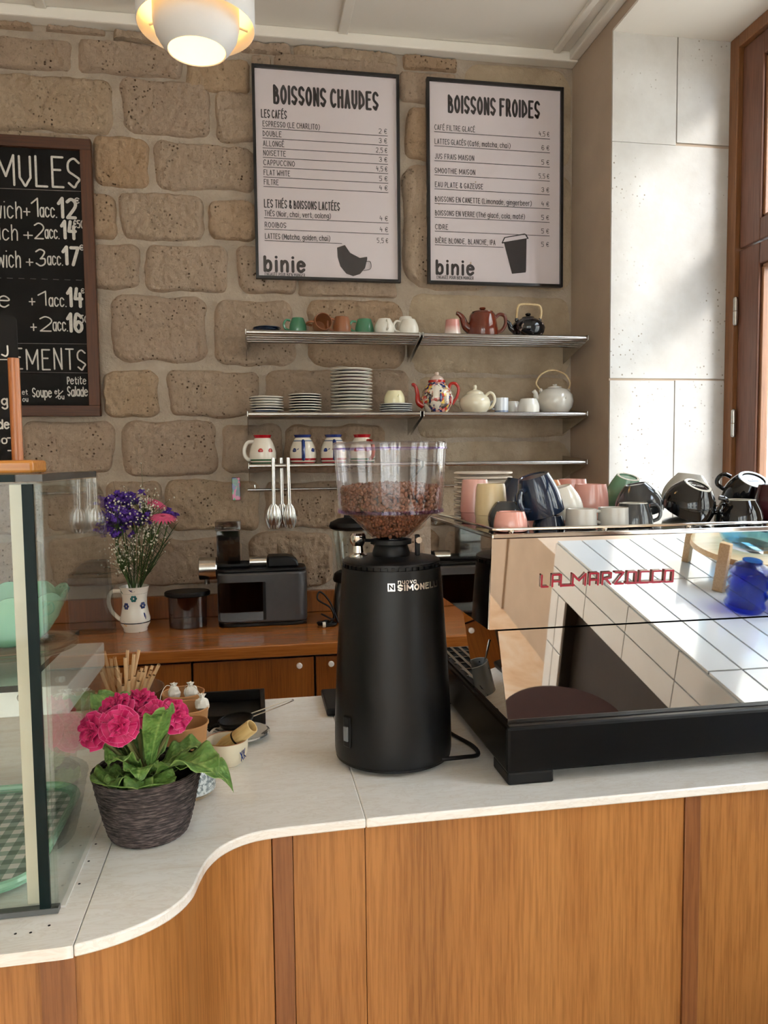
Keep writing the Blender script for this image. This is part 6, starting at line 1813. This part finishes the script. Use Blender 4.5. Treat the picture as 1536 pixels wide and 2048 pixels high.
def bloom(c, nrm, R, seed):
    """double ruffled flower head as one part, centred at c and facing nrm"""
    c = Vector(c); q = Vector(nrm).to_track_quat('Z', 'Y').to_matrix().to_4x4()
    M_ = Matrix.Translation(c) @ q
    at = []; m_ = MB()
    rn = random.Random(seed)
    for ring, (n, L_, el, w0) in enumerate(((6, 1.0, .10, .62), (6, .86, .38, .55), (5, .66, .75, .46), (5, .44, 1.05, .34), (4, .24, 1.3, .22))):
        for i in range(n):
            a = 2 * pi * i / n + ring * .5 + rn.uniform(-.15, .15)
            ph = rn.uniform(0, 6); e2 = el + rn.uniform(-.12, .12)
            def fn(u, v, a=a, L_=L_, ph=ph, e2=e2, w0=w0, ring=ring):
                u = .5 + .5 * sin((u - .5) * pi); v = 1 - (1 - v) ** 1.45
                s = (u - .5) * 2
                rr = R * L_ * v * (1 - .14 * s * s * v)
                wd = R * w0 * (v ** .65) * s
                z = rr * sin(e2) * .9 + R * .07 * ring * .5 + R * .13 * v * v * sin(s * 4.2 + ph) + R * .10 * s * s * v - R * .22 * v ** 3
                x = rr * cos(e2)
                e = max(v ** 3, (abs(s) ** 6) * v)
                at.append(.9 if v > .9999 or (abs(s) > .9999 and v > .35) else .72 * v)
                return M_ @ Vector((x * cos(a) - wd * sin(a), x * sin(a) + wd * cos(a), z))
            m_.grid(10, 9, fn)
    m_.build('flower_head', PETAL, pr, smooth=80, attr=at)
    MB().tube(catmull([Vector((rn.uniform(-.01, .01), rn.uniform(-.01, .01), 0)), c * .6 + Vector((0, 0, .0)), c - Vector(nrm).normalized() * R * .15], 5), .0028, 7).build('flower_stalk', plain('stalk', rgb(120, 120, 70), .6), pr)
def rel(q):
    return (q[0] - px_, q[1] - py_, q[2] - KZ - .083)
bloom(rel((-0.2083, 1.15, 1.2087)), (.05, -1, .35), .030, 1)
bloom(rel((-0.2487, 1.165, 1.1986)), (-.55, -.9, .25), .029, 2)
bloom(rel((-0.2198, 1.195, 1.2253)), (-.2, -.45, 1), .027, 3)
bloom(rel((-0.1869, 1.225, 1.2247)), (.1, -.3, 1), .025, 4)
bloom(rel((-0.1942, 1.2, 1.2116)), (.0, -.6, 1), .024, 5)
bloom(rel((-0.1593, 1.185, 1.2086)), (.25, -.8, .7), .027, 6)
bloom(rel((-0.1323, 1.2, 1.2033)), (.7, -.6, .5), .029, 7)
bloom(rel((-0.1769, 1.25, 1.2045)), (.2, .1, 1), .025, 8)

# ------------------------------------------------------------------ customer side, seen in the machine's polished back
TILE = plain('white_tile', rgb(206, 213, 217), .15, 0, .02, 6, .4)
GROUT = plain('grey_grout', rgb(44, 44, 44), .9)
tb = thing('tiled_bar', 'white tiled bar along the window mirrored in the espresso machine', 'bar', (1.45, .2, 0))
Y0, Y1, X0, X1_, ZT = -.305, .94, 1.187, 1.95, .90
put(MB().span((X0 + .004, Y0 + .004, .70), (X1_, Y1, ZT - .004)), 'core', GROUT, tb, smooth=0)
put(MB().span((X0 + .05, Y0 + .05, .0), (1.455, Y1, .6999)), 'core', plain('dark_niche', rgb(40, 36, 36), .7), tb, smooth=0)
def tile_mesh(sx_, sy_, sz_):
    o = MB().box((0, 0, 0), (sx_, sy_, sz_)).build('tile', TILE, tb, smooth=0)
    me = o.data; bpy.data.objects.remove(o); return me
tw, tlg, gp = .096, .62, .0065
me = tile_mesh(tw, tlg, .008)
for i in range(7):
    x = X0 + .002 + tw / 2 + i * (tw + gp)
    for yc in (Y1 - .20 - tlg / 2 - (tlg + gp) * k_ for k_ in (-1, 0, 1)):
        a, b_ = max(Y0, yc - tlg / 2), min(Y1, yc + tlg / 2)
        if b_ - a < .03: continue
        o = bpy.data.objects.new('tile', me); COL.objects.link(o); o.parent = tb
        o.location = (x - 1.45, (a + b_) / 2 - .2, ZT - .004); o.scale = (1, (b_ - a) / tlg, 1)
me2 = tile_mesh(.008, .30, .092)
for r_ in range(2):
    for k_ in range(5):
        yc = Y0 + .15 + k_ * .305 + 0
        a, b_ = max(Y0, yc - .15), min(Y1, yc + .15)
        if b_ - a < .03: continue
        o = bpy.data.objects.new('tile', me2); COL.objects.link(o); o.parent = tb
        o.location = (X0 - 1.45, (a + b_) / 2 - .2, ZT - .056 - r_ * .097); o.scale = (1, (b_ - a) / .30, 1)
me3 = tile_mesh(.008, .066, .225)
for k_ in range(3):      # end pier of the bar
    for c_ in range(2):
        o = bpy.data.objects.new('tile', me3); COL.objects.link(o); o.parent = tb
        o.location = (X0 - 1.45, Y0 + .035 + c_ * .072 - .2, ZT - .204 - .1125 - k_ * .231)
put(MB().span((X0 + .004, Y0 + .004, 0), (X0 + .05, Y0 + .145, .70)), 'pier', GROUT, tb, smooth=0)
# round brown stool on the floor side
stl = thing('bar_stool', 'round dark brown stool mirrored at the bottom of the espresso machine', 'stool', (.86, .60, 0))
MB().lathe([(0, .655), (.17, .655), (.18, .662), (.18, .688), (.172, .696), (0, .70)], 44).build('seat', plain('stool_seat', rgb(50, 26, 20), .7, spec=.1), stl)
for a in (pi / 4, 3 * pi / 4, 5 * pi / 4, 7 * pi / 4):
    MB().cyl((.16 * cos(a), .16 * sin(a), .0005), (.11 * cos(a), .11 * sin(a), .654), .014, 12).build('leg', plain('stool_leg', rgb(60, 36, 26), .4), stl)
MB().tube([(.145 * cos(a * pi / 12), .145 * sin(a * pi / 12), .22) for a in range(24)], .008, 8, closed=True).build('foot_ring', BLACKM, stl)
# wooden stand with a glass dispenser and blue bottles
PINE = wood('pine_stand', rgb(196, 156, 108), rgb(214, 176, 128), rgb(226, 194, 150), axis='x')
sd = thing('wooden_stand', 'pale wooden stand on the tiled bar mirrored in the espresso machine', 'stand', (1.72, .12, .9005))
MB().lathe([(.09, .098), (.195, .098), (.195, .118), (.09, .118), (.09, .098)], 48).build('ring', PINE, sd)
for a in (rad(147), rad(232), rad(327), rad(52)):
    MB().box((.208 * cos(a), .208 * sin(a), .086), (.024, .036, .172), (0, 0, a)).build('leg', PINE, sd, smooth=0, bevel=.002)
dsp = thing('drink_dispenser', 'pale blue glass bowl on the wooden stand', 'dispenser', (1.72, .12, 1.0190))
BLUEGL = thin_glass('pale_blue_glass', (.62, .84, .94, 1), 1, 1.5)
MB().lathe([(0, 0), (.07, 0), (.10, .02), (.125, .07), (.12, .14), (.10, .17), (.097, .168), (.117, .138), (.12, .07), (.095, .025), (0, .006)], 40).build('body', BLUEGL, dsp)
COB = thin_glass('cobalt_glass', (.20, .42, .86, 1), 1, 1.5)
for i, (x, y) in enumerate(((1.545, .375), (1.70, .400), (1.86, .40))):
    t = thing('blue_bottle', 'wavy blue glass bottle on the tiled bar, %s' % ('nearest the edge of the bar', 'in the middle', 'nearest the window')[i], 'bottle', (x, y, .9005), group='blue bottles on the tiled bar')
    MB().lathe([(0, .002), (.056, .002), (.064, .016), (.055, .034), (.065, .052), (.055, .070), (.065, .088), (.055, .106), (.064, .124), (.050, .146), (.03, .156), (.03, .165), (.027, .165), (.027, .158), (.047, .144), (.060, .124), (.051, .106), (.061, .088), (.051, .070), (.061, .052), (.051, .034), (.059, .018), (0, .008)], 36).build('body', COB, t, smooth=60)
